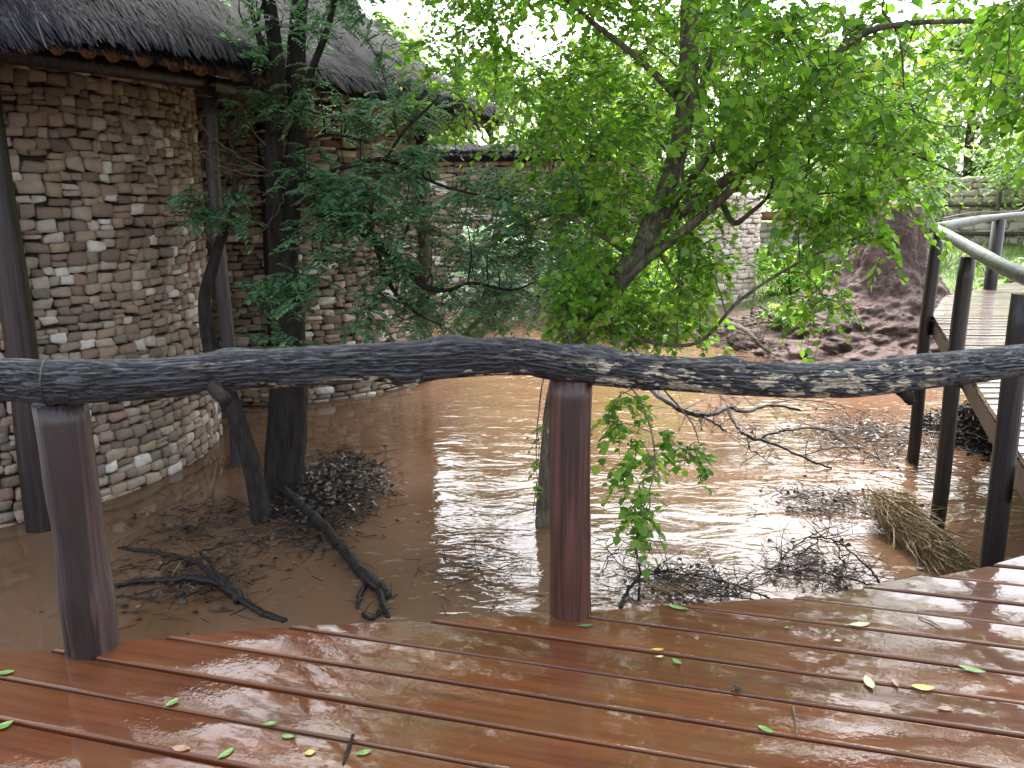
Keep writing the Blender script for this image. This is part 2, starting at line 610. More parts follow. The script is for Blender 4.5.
# ------------------------------------------------------------------ dry stone walling
def stone_template():
    n = 3
    pts, idx, faces = [], {}, []
    for ax in range(3):
        for sg in (-1, 1):
            grid = {}
            for a in range(n + 1):
                for b in range(n + 1):
                    p = [0, 0, 0]
                    p[ax] = sg
                    p[(ax + 1) % 3] = -1 + 2 * a / n
                    p[(ax + 2) % 3] = -1 + 2 * b / n
                    k = tuple(np.round(p, 4))
                    if k not in idx:
                        idx[k] = len(pts)
                        pts.append(p)
                    grid[a, b] = idx[k]
            for a in range(n):
                for b in range(n):
                    q = [grid[a, b], grid[a + 1, b], grid[a + 1, b + 1], grid[a, b + 1]]
                    faces.append(q if sg > 0 else q[::-1])
    P = np.array(pts, float)
    pw = 9.0
    ln = (np.abs(P) ** pw).sum(1) ** (1 / pw)
    return P / ln[:, None], np.array(faces)


ST_V, ST_F = stone_template()


def stone_wall(g, path, length, z0, z1, hr=(0.065, 0.135), wr=(0.075, 0.19), depth=0.10, z0f=None):
    """path(s) -> (xy, outward normal). Coursed rubble with open dark joints."""
    z = z0
    while z < z1:
        h = rng.uniform(*hr)
        s = -rng.uniform(0, 0.2)
        while s < length:
            w = rng.uniform(*wr) * (0.7 + 0.6 * h / hr[1])
            sc = min(max(s + w / 2, 0), length)
            p, nrm = path(sc)
            tn = np.array([-nrm[1], nrm[0]])
            zz = z + h / 2 + rng.normal(0, 0.010) + 0.03 * mnoise.noise(Vector((sc * 1.6, z * 1.5, z0)))
            h = h * 1.0
            hh = h * rng.uniform(0.82, 1.14)
            split = rng.random() < 0.10 and h > 0.09
            for q in ((0,) if not split else (-1, 1)):
                h2 = hh if not split else hh * 0.48
                z2 = zz + q * hh * 0.25
                V = ST_V.copy()
                # wedge / skew, chipped corners
                V[:, 2] *= 1 + 0.22 * rng.uniform(-1, 1) * V[:, 0]
                V[:, 0] += 0.15 * rng.uniform(-1, 1) * V[:, 2]
                V[:, 2] += 0.24 * rng.uniform(-1, 1) * V[:, 0]
                V += rng.normal(0, 0.06, V.shape)
                V = V * np.array([w * 0.5 * 0.975, depth * 0.5, h2 * 0.5 * 0.965])
                off = rng.uniform(-0.022, 0.022)
                W = np.empty_like(V)
                W[:, 0] = p[0] + V[:, 0] * tn[0] + (V[:, 1] + off) * nrm[0]
                W[:, 1] = p[1] + V[:, 0] * tn[1] + (V[:, 1] + off) * nrm[1]
                W[:, 2] = z2 + V[:, 2]
                g.add(W, ST_F, 0)
            s += w
        z += h
    # backing core a little behind the stone faces
    N = max(2, int(length / 0.15))
    B = []
    for s in np.linspace(0, length, N):
        p, nrm = path(s)
        q = p - nrm * 0.03
        B.append([(q[0], q[1], z0), (q[0], q[1], z1)])
    B = np.array(B).reshape(-1, 3)
    i = np.arange(N - 1)
    g.add(B, np.stack([2 * i, 2 * i + 2, 2 * i + 3, 2 * i + 1], -1), 1)


def circ(c, r, a0):
    """arc starting at angle a0 (deg), running counter-clockwise, outward normal"""
    def f(s):
        a = math.radians(a0) + s / r
        n = np.array([math.cos(a), math.sin(a)])
        return np.array(c) + r * n, n
    return f


def seg(p0, p1, flip=False):
    p0 = np.array(p0, float)
    p1 = np.array(p1, float)
    d = (p1 - p0) / np.linalg.norm(p1 - p0)
    n = np.array([d[1], -d[0]]) * (-1 if flip else 1)
    return (lambda s: (p0 + d * s, n)), float(np.linalg.norm(p1 - p0))


# ------------------------------------------------------------------ the lodge
def build_lodge():
    root = thing('stone_lodge', 'round walled stone lodge with dark thatched roof standing in the flood water', 'lodge', (-6.5, 12, WATER))
    zb = WATER - 0.5
    g = Geo()
    r1 = 2.84
    stone_wall(g, circ((-6.5, 9.38), r1, -125), math.radians(165) * r1, zb, 3.5)
    g.build('wall', [M['stone'], M['joint']], root)
    g = Geo()
    r2 = 2.3
    stone_wall(g, circ((-3.75, 14.0), r2, -120), math.radians(150) * r2, zb, 3.5, (0.07, 0.13), (0.10, 0.26))
    g.build('wall', [M['stone'], M['joint']], root)
    g = Geo()
    f, L = seg((-4.2, 10.9), (-4.9, 12.7))
    stone_wall(g, f, L, zb, 3.5, (0.07, 0.13), (0.10, 0.26))
    g.build('wall', [M['stone'], M['joint']], root)

    # roof: eave curve lofted to the ridge
    ev = [(-90, 66, 2.60), (0, 55, 2.60), (60, 53, 2.60), (120, 60, 2.62), (180, 70, 2.65), (240, 80, 2.70), (340, 98, 2.80), (420, 107, 2.88), (500, 121, 2.95)]
    E = np.array([at(x, y, z) for x, y, z in ev])
    E[:, 2] += np.interp(E[:, 1], [6, 9, 18], [0.36, 0.40, 0.26])
    E[0] = (-4.6, 6.75, 2.97)
    kk = np.interp(E[:, 1], [6.7, 18], [0.88, 0.71])[:, None]
    E = np.array([0, 0, EYE]) * (1 - kk) + E * kk
    E[:, 2] -= 0.11
    E = np.vstack([[(-6.6, 5.3, 2.69)], E])
    back = np.array([(-0.6, 15.2, 2.8), (-3.2, 18.0, 2.8), (-7.0, 19.0, 2.8)])
    Eall = catmull(np.vstack([E, back]), 10)
    r_end = atd(285, -75, 15.5)
    R0, R1 = np.array([-7.0, 8.7, 6.7]), np.array(r_end)
    nE = len(Eall)
    tt = np.linspace(0, 1, nE)
    iend = (len(E) - 1) * 10
    rt = np.clip((np.arange(nE) - 25) / (iend - 25), 0, 1)
    Rg = R0[None] * (1 - rt[:, None]) + R1[None] * rt[:, None]
    K = 22
    v = np.linspace(0, 1, K)
    S = Eall[:, None, :] * (1 - v[None, :, None]) + Rg[:, None, :] * v[None, :, None]
    S[:, :, 2] -= (0.35 * np.sin(math.pi * v) ** 1)[None, :]          # slight sag
    g = Geo()
    i, j = np.meshgrid(np.arange(nE - 1), np.arange(K - 1), indexing='ij')
    Q = np.stack([i * K + j, (i + 1) * K + j, (i + 1) * K + j + 1, i * K + j + 1], -1).reshape(-1, 4)
    top = S.reshape(-1, 3)
    g.add(top, Q, 0)
    und = top - np.array([0, 0, 0.13])
    g.add(und, Q[:, ::-1], 0)
    # lip
    lip = np.vstack([S[:, 0], S[:, 0] - np.array([0, 0, 0.13])])
    a = np.arange(nE - 1)
    g.add(lip, np.stack([a + nE, a + nE + 1, a + 1, a], -1), 0)
    # west side, unseen slope closing the roof
    W0 = np.array([[-6.6, 5.3, 2.8], [-12, 8, 2.8], [-12.5, 17, 2.8], [-7.0, 19.0, 2.8]])
    W1 = np.array([R0, R0, R1, R1])
    g.add(np.vstack([W0, W1]), [[0, 4, 5, 1], [1, 5, 6, 2], [2, 6, 7, 3]], 0)

    # straw stems lying down the slope and the ragged fringe at the eave
    def surf(u, w):
        fi = u * (nE - 1)
        i0 = np.clip(fi.astype(int), 0, nE - 2)
        fr = (fi - i0)[:, None]
        e = Eall[i0] * (1 - fr) + Eall[i0 + 1] * fr
        r = Rg[i0] * (1 - fr) + Rg[i0 + 1] * fr
        p = e * (1 - w[:, None]) + r * w[:, None]
        p[:, 2] -= 0.35 * np.sin(math.pi * w)
        dn = e - r
        dn = dn / np.linalg.norm(dn, axis=1)[:, None]
        al = Eall[i0 + 1] - Eall[i0]
        al = al / np.linalg.norm(al, axis=1)[:, None]
        nm = np.cross(al, -dn)
        nm = nm / np.linalg.norm(nm, axis=1)[:, None]
        nm *= np.sign(nm[:, 2])[:, None]
        return p, dn, al, nm

    def blades(N, w, length, width, lift, sag=0.0):
        u = rng.uniform(0.03, 0.97, N)
        p, dn, al, nm = surf(u, w)
        L = rng.uniform(*length, N)[:, None]
        wd = rng.uniform(*width, N)[:, None]
        d = dn + al * rng.normal(0, 0.10, N)[:, None] + nm * rng.uniform(0.0, lift, N)[:, None]
        und_ = np.array([mnoise.noise(Vector((q[0] * 1.6, q[1] * 1.6, q[2] * 1.6))) for q in p])[:, None]
        b = p + nm * (rng.uniform(0.0, 0.04, N)[:, None] + 0.03 + 0.05 * und_)
        e = b + d * L
        e[:, 2] -= sag * L[:, 0]
        m = b + d * L * 0.5 + nm * 0.012
        V = np.stack([b - al * wd, b + al * wd, m + al * wd, m - al * wd, e + al * wd * 0.4, e - al * wd * 0.4], 1)
        k = np.arange(N)[:, None] * 6
        Q = np.concatenate([k + np.array([[0, 1, 2, 3]]), k + np.array([[3, 2, 4, 5]])])
        g.add(V.reshape(-1, 3), Q, 1)

    wv = rng.uniform(0, 1, 42000) ** 1.5
    blades(42000, wv, (0.12, 0.42), (0.004, 0.009), 0.06)
    blades(6000, rng.uniform(0.0, 0.02, 6000), (0.06, 0.20), (0.003, 0.007), 0.05, 0.35)
    # under-layer of stems showing at the cut edge
    N = 9000
    u = rng.uniform(0.03, 0.97, N)
    p, dn, al, nm = surf(u, np.zeros(N))
    p = p - np.array([0, 0, 1.0]) * rng.uniform(0.02, 0.13, N)[:, None] - dn * 0.15
    e = p + dn * rng.uniform(0.12, 0.30, N)[:, None] + al * rng.normal(0, 0.03, N)[:, None]
    wd = 0.006
    V = np.stack([p - al * wd, p + al * wd, e + al * wd, e - al * wd], 1)
    g.add(V.reshape(-1, 3), np.arange(N * 4).reshape(-1, 4), 1)
    g.build('roof', [M['thatch_base'], M['thatch']], root)

    # rafters under the eave
    for u in np.linspace(0.10, 0.66, 15):
        k = int(u * (nE - 1))
        e, r = Eall[k], Rg[k]
        d = (r - e) / np.linalg.norm(r - e)
        p0 = e + d * 0.16 - np.array([0, 0, 0.27])
        g = Geo()
        g.tube([p0, p0 + d * 0.4, p0 + d * 0.85], [0.055, 0.055, 0.055], 10)
        g.build('rafter', M['rafter'], root)
    # ring beam carried by the posts
    bm = [(-5.2, 6.8, 2.66), (-4.2, 7.1, 2.66), (-3.2, 8.85, 2.66), (-2.85, 10.4, 2.66), (-2.4, 12.2, 2.66), (-1.42, 13.4, 2.66), (-1.2, 15.0, 2.66)]
    g = Geo()
    g.tube(catmull(bm, 6), 0.085, 10)
    g.build('ring_beam', M['post_dark'], root)
    # eave posts
    for (x, y, r, top, m) in [(-4.30, 7.12, 0.135, 2.6, 'post_dark'), (-3.12, 8.95, 0.078, 2.68, 'post_lilac'), (-2.46, 12.44, 0.09, 2.6, 'post_dark'),
                              (-1.40, 13.4, 0.11, 2.6, 'post'), (-3.35, 11.6, 0.10, 2.6, 'post_dark')]:
        zz = np.linspace(zb, top, 14)
        P = np.stack([x + 0.015 * np.sin(zz * 1.7 + y), y + 0 * zz, zz], -1)
        g = Geo()
        g.tube(P, r * (1 - 0.10 * (zz - zb) / 5), 14, rough=0.06, seed=x)
        g.build('post', M[m], root)


M['rafter'] = mk_post('rafter_wood', (0.10, 0.055, 0.025), (0.24, 0.13, 0.06), 0.1)
M['post_lilac'] = mk_post('weathered_post', (0.045, 0.032, 0.034), (0.10, 0.078, 0.084), 0.3)
build_lodge()


t_ = NT('lit_joint')
M['lit_joint'] = t_.done(t_.bsdf(t_.ramp(t_.noise(t_.coords(), 20), [(0.3, (0.32, 0.26, 0.21)), (0.7, (0.46, 0.39, 0.32))]), 0.9))  # joint colour lightened to stand in for bright open light


# ------------------------------------------------------------------ far walls
def wall_thing(label, pts, z0, z1, mats, hr, wr, cap=None, closed_end=None):
    root = thing('stone_wall', label, 'wall', (pts[0][0], pts[0][1], z0))
    g = Geo()
    for a, b in zip(pts[:-1], pts[1:]):
        f, L = seg(a, b)
        stone_wall(g, f, L, z0, z1, hr, wr, 0.14)
    g.build('masonry', mats, root)
    return root


def build_far_walls():
    r = wall_thing('long shaded stone wall with a dark thatch coping behind the middle bushes', [(-2.4, 22.6), (3.4, 21.8)], -2.0, 2.35,
                   [M['stone'], M['joint']], (0.12, 0.2), (0.2, 0.45))
    g = Geo()
    for k in range(2):
        N = 2600
        x = rng.uniform(-2.5, 3.5, N)
        y = 22.6 + (x + 2.4) * (-0.8 / 5.8)
        b = np.stack([x, y + 0.25 - 0.1 * k, 2.75 - 0.12 * k + rng.normal(0, 0.02, N)], -1)
        e = b + np.stack([rng.normal(0, 0.06, N), -rng.uniform(0.40, 0.55, N), -rng.uniform(0.12, 0.22, N)], -1)
        w = np.array([0.012, 0, 0])
        V = np.stack([b - w, b + w, e + w, e - w], 1)
        g.add(V.reshape(-1, 3), np.arange(N * 4).reshape(-1, 4))
    g.box((0.5, 22.35, 2.42), (6.0, 0.5, 0.16), [[0.99, -0.137, 0], [0.137, 0.99, 0], [0, 0, 1]])
    g.build('coping', M['thatch'], r)
    # rounded pale wall end, right of the big tree
    r = thing('stone_wall', 'pale rounded stone wall catching the light beyond the bright green tree', 'wall', (5.4, 20.4, -1.6))
    g = Geo()
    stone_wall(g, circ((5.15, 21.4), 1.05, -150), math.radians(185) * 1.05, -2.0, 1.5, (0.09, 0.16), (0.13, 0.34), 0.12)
    g.build('masonry', [M['stone_lit'], M['lit_joint']], r)
    g = Geo()
    a = np.linspace(0, 2 * math.pi, 24, endpoint=False)
    V = np.vstack([np.stack([5.15 + 1.08 * np.cos(a), 21.4 + 1.08 * np.sin(a), np.full(24, 1.5)], -1),
                   np.stack([5.15 + 0.5 * np.cos(a), 21.4 + 0.5 * np.sin(a), np.full(24, 1.62)], -1), [(5.15, 21.4, 1.64)]])
    k = np.arange(24)
    Q = [[i, (i + 1) % 24, 24 + (i + 1) % 24, 24 + i] for i in k] + [[24 + i, 24 + (i + 1) % 24, 24 + (i + 2) % 24, 48] for i in range(0, 24, 2)]
    g.add(V, Q)
    g.build('cap', M['stone_lit'], r)
    # far low pale walls with timber rails
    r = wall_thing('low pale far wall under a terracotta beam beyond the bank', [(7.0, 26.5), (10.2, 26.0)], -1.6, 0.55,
                   [M['stone_lit'], M['lit_joint']], (0.12, 0.2), (0.2, 0.45))
    g = Geo()
    g.tube([(6.8, 26.3, 0.85), (10.4, 25.8, 0.85)], 0.14, 10)
    g.build('beam', M['terracotta'], r)
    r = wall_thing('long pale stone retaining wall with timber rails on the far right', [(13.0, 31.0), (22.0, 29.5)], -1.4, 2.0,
                   [M['stone_lit'], M['lit_joint']], (0.16, 0.3), (0.3, 0.6))
    for z in (0.15, 1.15):
        g = Geo()
        g.tube([(12.8, 30.75, z), (17, 30.1, z - 0.03), (22.0, 29.2, z + 0.05)], 0.075, 8)
        g.build('rail', M['bark_grey'], r)
    for x in (13.6, 15.4, 17.2, 19.0, 20.8):
        y = 31 - (x - 13) / 6 - 0.34
        g = Geo()
        g.tube([(x, y, -1.4), (x, y, 2.1)], 0.08, 8)
        g.build('post', M['bark_grey'], r)


t_ = NT('terracotta_beam')
M['terracotta'] = t_.done(t_.bsdf(t_.ramp(t_.noise(t_.coords(), 6), [(0.3, (0.20, 0.09, 0.055)), (0.7, (0.34, 0.16, 0.10))]), 0.7))
build_far_walls()


# ------------------------------------------------------------------ deck, railing, walkway
UA = math.radians(-15)
U = np.array([math.cos(UA), math.sin(UA)])
VV = np.array([-math.sin(UA), math.cos(UA)])
EX = [-6.0, -1.75, -1.46, -1.16, -0.77, -0.30, 0.23, 0.66, 1.10, 1.53, 1.83, 2.22, 2.62, 8]
EY = [2.45, 2.58, 2.62, 2.71, 2.76, 2.80, 2.85, 2.92, 2.98, 3.09, 3.20, 3.33, 3.64, 3.64]


def board(g, o0, o1, sl0, sl1, sr, zt, th=0.035, bev=0.006, mat=0):
    """board along local x between offsets o0..o1, slanted left end, rounded arrises"""
    prof = [(o0, -th), (o0, -bev), (o0 + bev * 0.3, -bev * 0.3), (o0 + bev, 0), (o0 + bev + 0.005, 0.0004), (o1 - bev - 0.005, 0.0004), (o1 - bev, 0), (o1 - bev * 0.3, -bev * 0.3), (o1, -bev), (o1, -th)]
    n = 24
    V = []
    ph = rng.uniform(0, 6.28)
    for k in range(n + 1):
        t = k / n
        for (o, z) in prof:
            f = (o - o0) / (o1 - o0)
            s = (sl0 * (1 - f) + sl1 * f) * (1 - t) + sr * t
            cup = 0.0025 * math.sin(s * 1.7 + ph)
            V.append((s, o, zt + z + cup))
    m = len(prof)
    Q = []
    for k in range(n):
        for j in range(m):
            j2 = (j + 1) % m
            Q.append((k * m + j, (k + 1) * m + j, (k + 1) * m + j2, k * m + j2))
    g.add(V, Q, mat)
    for k0, fl in ((0, 1), (n * m, -1)):
        ring = [V[k0 + j] for j in range(m)]
        caps = [(0, 1, 8, 9), (1, 2, 7, 8), (2, 3, 6, 7), (3, 4, 5, 6)]
        g.add(ring, [q[::fl] for q in caps], mat)


def build_deck():
    root = thing('wooden_deck', 'wet reddish brown timber deck in the foreground', 'deck', (0, 1.5, -0.035))
    g = Geo()
    o = 1.912 - 0.178 * 26
    while o < 4.6:
        o0, o1 = o + 0.006, o + 0.178 - 0.006
        ends = []
        for oo in (o0, o1):
            ss = np.arange(-7.0, 8.0, 0.005)
            P = ss[:, None] * U + oo * VV
            ins = (P[:, 1] < np.interp(P[:, 0], EX, EY)) & (P[:, 0] > -4.5)
            if not ins.any():
                ends.append(None)
            else:
                ends.append(ss[np.argmax(ins)])
        sr = (6.0 - 0 * VV[0]) / U[0]
        if ends[0] is not None and ends[1] is not None and ends[0] < sr - 0.5:
            j = rng.normal(0, 0.012)
            board(g, o0, o1, ends[0] + j, ends[1] + j, sr, 0.0)
        o += 0.178
    d = g.build('decking', M['deck'])
    d.rotation_euler = (0, 0, UA)
    d.parent = root
    d.location = -Vector(root.location)
    # joists set in from the edge and the posts carrying them
    for k, (a, b) in enumerate([((-4.2, 2.1), (2.5, 2.55)), ((-4.2, 1.0), (5.5, 1.0)), ((-4.2, -0.6), (5.5, -0.6))]):
        a, b = np.array(a), np.array(b)
        dd = (b - a) / np.linalg.norm(b - a)
        g = Geo()
        c = (a + b) / 2
        g.box((c[0], c[1], -0.12), (np.linalg.norm(b - a), 0.07, 0.16), [[dd[0], dd[1], 0], [-dd[1], dd[0], 0], [0, 0, 1]])
        g.build('joist', M['beam'], root, smooth=False)
    for x, y in [(-3.0, 2.0), (-0.6, 2.2), (1.8, 2.3), (4.4, 1.0), (-3.0, -0.6), (1.0, -0.6)]:
        g = Geo()
        g.tube([(x, y, -2.7), (x, y, -0.2)], 0.09, 12)
        g.build('support_post', M['post_dark'], root)


def build_log_rail():
    root = thing('log_railing', 'rough barked log handrail on two thick brown posts along the deck edge', 'railing', (0.23, 2.82, 0))
    # the log
    L = [(-230, 384, 2.42, 46), (-80, 383, 2.5, 47), (0, 380, 2.55, 45), (60, 381, 2.58, 48), (150, 378, 2.64, 44), (250, 370, 2.70, 42), (350, 364, 2.75, 40), (430, 360, 2.78, 41),
         (500, 356, 2.80, 40), (535, 358, 2.81, 40), (580, 366, 2.84, 37), (640, 371, 2.87, 37), (720, 377, 2.93, 38), (800, 380, 2.99, 37),
         (860, 379, 3.05, 37), (920, 372, 3.14, 37), (970, 366, 3.23, 36), (1024, 360, 3.34, 33), (1120, 352, 3.6, 32)]
    P = catmull([atd(x, y, d) for x, y, d, w in L], 44)
    rad = np.interp(np.linspace(0, len(L) - 1, len(P)), np.arange(len(L)), [w / F * d / 2 for x, y, d, w in L])
    sides = 144
    T = np.gradient(P, axis=0)
    T /= np.linalg.norm(T, axis=1)[:, None]
    s = np.concatenate([[0], np.cumsum(np.linalg.norm(np.diff(P, axis=0), axis=1))])
    knots = [(1.32, 2.2, 0.018, 0.09), (2.05, 1.2, 0.02, 0.10), (2.55, 1.9, 0.024, 0.12), (2.72, -0.6, 0.016, 0.1), (3.05, 1.4, 0.02, 0.08), (0.9, 0.3, 0.016, 0.08), (3.9, 0.8, 0.016, 0.10), (1.9, -1.3, 0.02, 0.09)]
    V = np.zeros((len(P), sides, 3))
    ridge = np.zeros((len(P), sides))
    peel = np.zeros((len(P), sides))
    for i in range(len(P)):
        up = np.array([0, 0, 1.0])
        fr = np.cross(T[i], up)
        fr /= np.linalg.norm(fr)                 # points toward the camera side
        u2 = np.cross(fr, T[i])
        for k in range(sides):
            a = 2 * math.pi * k / sides
            ca, sa = math.cos(a), math.sin(a)    # a=0 toward camera, pi/2 up
            x = s[i]
            tw = a + 0.25 * x
            q = Vector((math.cos(tw) * 3.4, math.sin(tw) * 3.4, x * 4.4))
            w = mnoise.noise(q * 0.6) * 0.9
            v1 = 1 - abs(mnoise.noise(q * 1.9 + Vector((w, w, w)))) * 2.2
            v2 = 1 - abs(mnoise.noise(q * 4.3 + Vector((7, w, 3)))) * 2.2
            big = mnoise.noise(Vector((ca * 0.8, sa * 0.8, x * 1.5)))
            rd = 0.65 * v1 + 0.35 * v2           # 1 at the cracks
            h = -0.019 * max(0, rd - 0.35) / 0.65 + 0.009 * big
            for (ks, ka, kh, kr) in knots:
                da = (a - ka + math.pi) % (2 * math.pi) - math.pi
                dd = ((x - ks) / kr) ** 2 + (da * rad[i] / kr * 1.2) ** 2
                h += kh * math.exp(-dd * 2)
            r = rad[i] * 0.98 + h
            V[i, k] = P[i] + (fr * ca + u2 * sa) * r
            ridge[i, k] = 1 - max(0, min(1, (rd - 0.1) / 0.8))
            ax = P[i][0] / P[i][1]
            side = max(0.0, ca + 0.25 - 0.35 * max(sa, 0))
            amt = np.interp(ax, [-0.65, -0.1, 0.02, 0.11, 0.2, 0.45, 0.52, 0.6], [0.0, 0.05, 0.25, 0.7, 1.0, 1.0, 0.35, 0.0])
            under = 1.0 if (sa < -0.55 and -0.35 < ax < 0.0) else 0.0
            pn = mnoise.noise(Vector((ca * 2.2, sa * 2.2, x * 2.8 + 11)))
            peel[i, k] = max(0.0, min(1.0, (amt * min(1, side) + 0.75 * under + pn * 0.8 - 0.42) * 5))
    g = Geo()
    N = len(P)
    i, k = np.meshgrid(np.arange(N - 1), np.arange(sides), indexing='ij')
    k2 = (k + 1) % sides
    g.add(V.reshape(-1, 3), np.stack([i * sides + k, i * sides + k2, (i + 1) * sides + k2, (i + 1) * sides + k], -1).reshape(-1, 4))
    for e, (b, ci) in enumerate(((0, 0), ((N - 1) * sides, N - 1))):
        ring = V.reshape(-1, 3)[b:b + sides]
        kk = np.arange(0, sides, 2)
        q = np.stack([np.full(len(kk), sides), kk, (kk + 1) % sides, (kk + 2) % sides], -1)
        g.add(np.vstack([ring, P[ci]]), q if e == 0 else q[:, ::-1])
    log = g.build('log', M['log'], root)
    for nm, arr in (('ridge', ridge), ('peel', peel)):
        at_ = log.data.attributes.new(nm, 'FLOAT', 'POINT')
        full = np.zeros(len(log.data.vertices), np.float32)
        full[:N * sides] = arr.ravel()
        if nm == 'ridge':
            full[N * sides:] = 1
        at_.data.foreach_set('value', full)
    # stub of a sawn branch under the log
    g = Geo()
    a, b = atd(215, 388, 2.62), atd(228, 402, 2.58)
    g.tube(catmull([a + np.array([0, 0.06, 0.02]), a, b], 4), [0.035, 0.026, 0.018], 12, rough=0.2)
    g.build('branch_stub', M['bark_dark'], root)
    g = Geo()
    a, b = atd(902, 388, 3.10), atd(912, 403, 3.10)
    g.tube(catmull([a, (a + b) / 2, b], 4), [0.03, 0.024, 0.015], 12, rough=0.2)
    g.build('branch_stub', M['bark_dark'], root)
    # posts
    for (x, y, r, top, m, sd) in [(-1.475, 2.62, 0.088, 0.885, 'post_front', 1), (0.215, 2.86, 0.079, 0.91, 'post', 2), (2.75, 3.78, 0.085, 1.0, 'post', 3)]:
        z = np.linspace(-1.9, top, 44)
        Pp = np.stack([x + 0.006 * np.sin(z * 3 + sd), y + 0 * z, z], -1)
        R = r * (1.03 - 0.03 * (z + 1.9))
        if sd == 1:
            R = R * (1 + 0.05 * np.exp(-((z - 0.18) / 0.06) ** 2) - 0.05 * np.exp(-((z - 0.45) / 0.2) ** 2))
        g = Geo()
        g.tube(Pp, R, 64, rough=0.07, seed=sd * 3.3)
        # drying checks running with the grain, bumps and an uneven sawn top
        Vp = g.V[0]
        ax = np.array([x, y])
        for vi in range(44 * 64):
            q = Vp[vi]
            dx, dy = q[0] - x, q[1] - y
            an = math.atan2(dy, dx)
            n1 = 1 - abs(mnoise.noise(Vector((math.cos(an) * 2.3 + sd, math.sin(an) * 2.3, q[2] * 0.55)))) * 9
            n2 = mnoise.noise(Vector((math.cos(an) * 1.2, math.sin(an) * 1.2 + sd, q[2] * 2.2)))
            kn = math.exp(-(((an + 1.9 - 0.3 * sd) / 0.35) ** 2 + ((q[2] - 0.32 - 0.17 * sd) / 0.05) ** 2))
            f = 1 - 0.07 * max(0, n1) + 0.035 * n2 + 0.06 * kn
            Vp[vi, 0], Vp[vi, 1] = x + dx * f, y + dy * f
            if q[2] > top - 0.02:
                Vp[vi, 2] += 0.010 * mnoise.noise(Vector((dx * 20, dy * 20, sd)))
        p_ = g.build('post', M[m], root)
    # wire ties over the log at both posts
    for px, d in ((47, 2.575), (592, 2.845)):
        ci = int(np.argmin(np.abs(P[:, 0] / P[:, 1] - atd(px, 370, d)[0] / d)))
        a = np.linspace(0, 2 * math.pi, 40)
        fr = np.cross(T[ci], [0, 0, 1.0]); fr /= np.linalg.norm(fr)
        u2 = np.cross(fr, T[ci])
        ring = P[ci] + (np.cos(a)[:, None] * fr + np.sin(a)[:, None] * u2) * (rad[ci] * 1.04)
        g = Geo()
        g.tube(ring, 0.0022, 6, cap=False)
        g.build('wire_tie', M['wire'], root)


M['post_front'] = mk_post('front_post_wood', (0.022, 0.012, 0.010), (0.085, 0.05, 0.042), 0.45)


def ramp_z(y):
    return float(np.interp(y, [3.7, 4.4, 9.1], [0.0, 0.03, 0.235]))


def walk_left(y):
    return float(np.interp(y, [3.68, 9.12, 10.75, 12.3, 14.5], [2.64, 4.66, 5.62, 7.35, 9.9]))


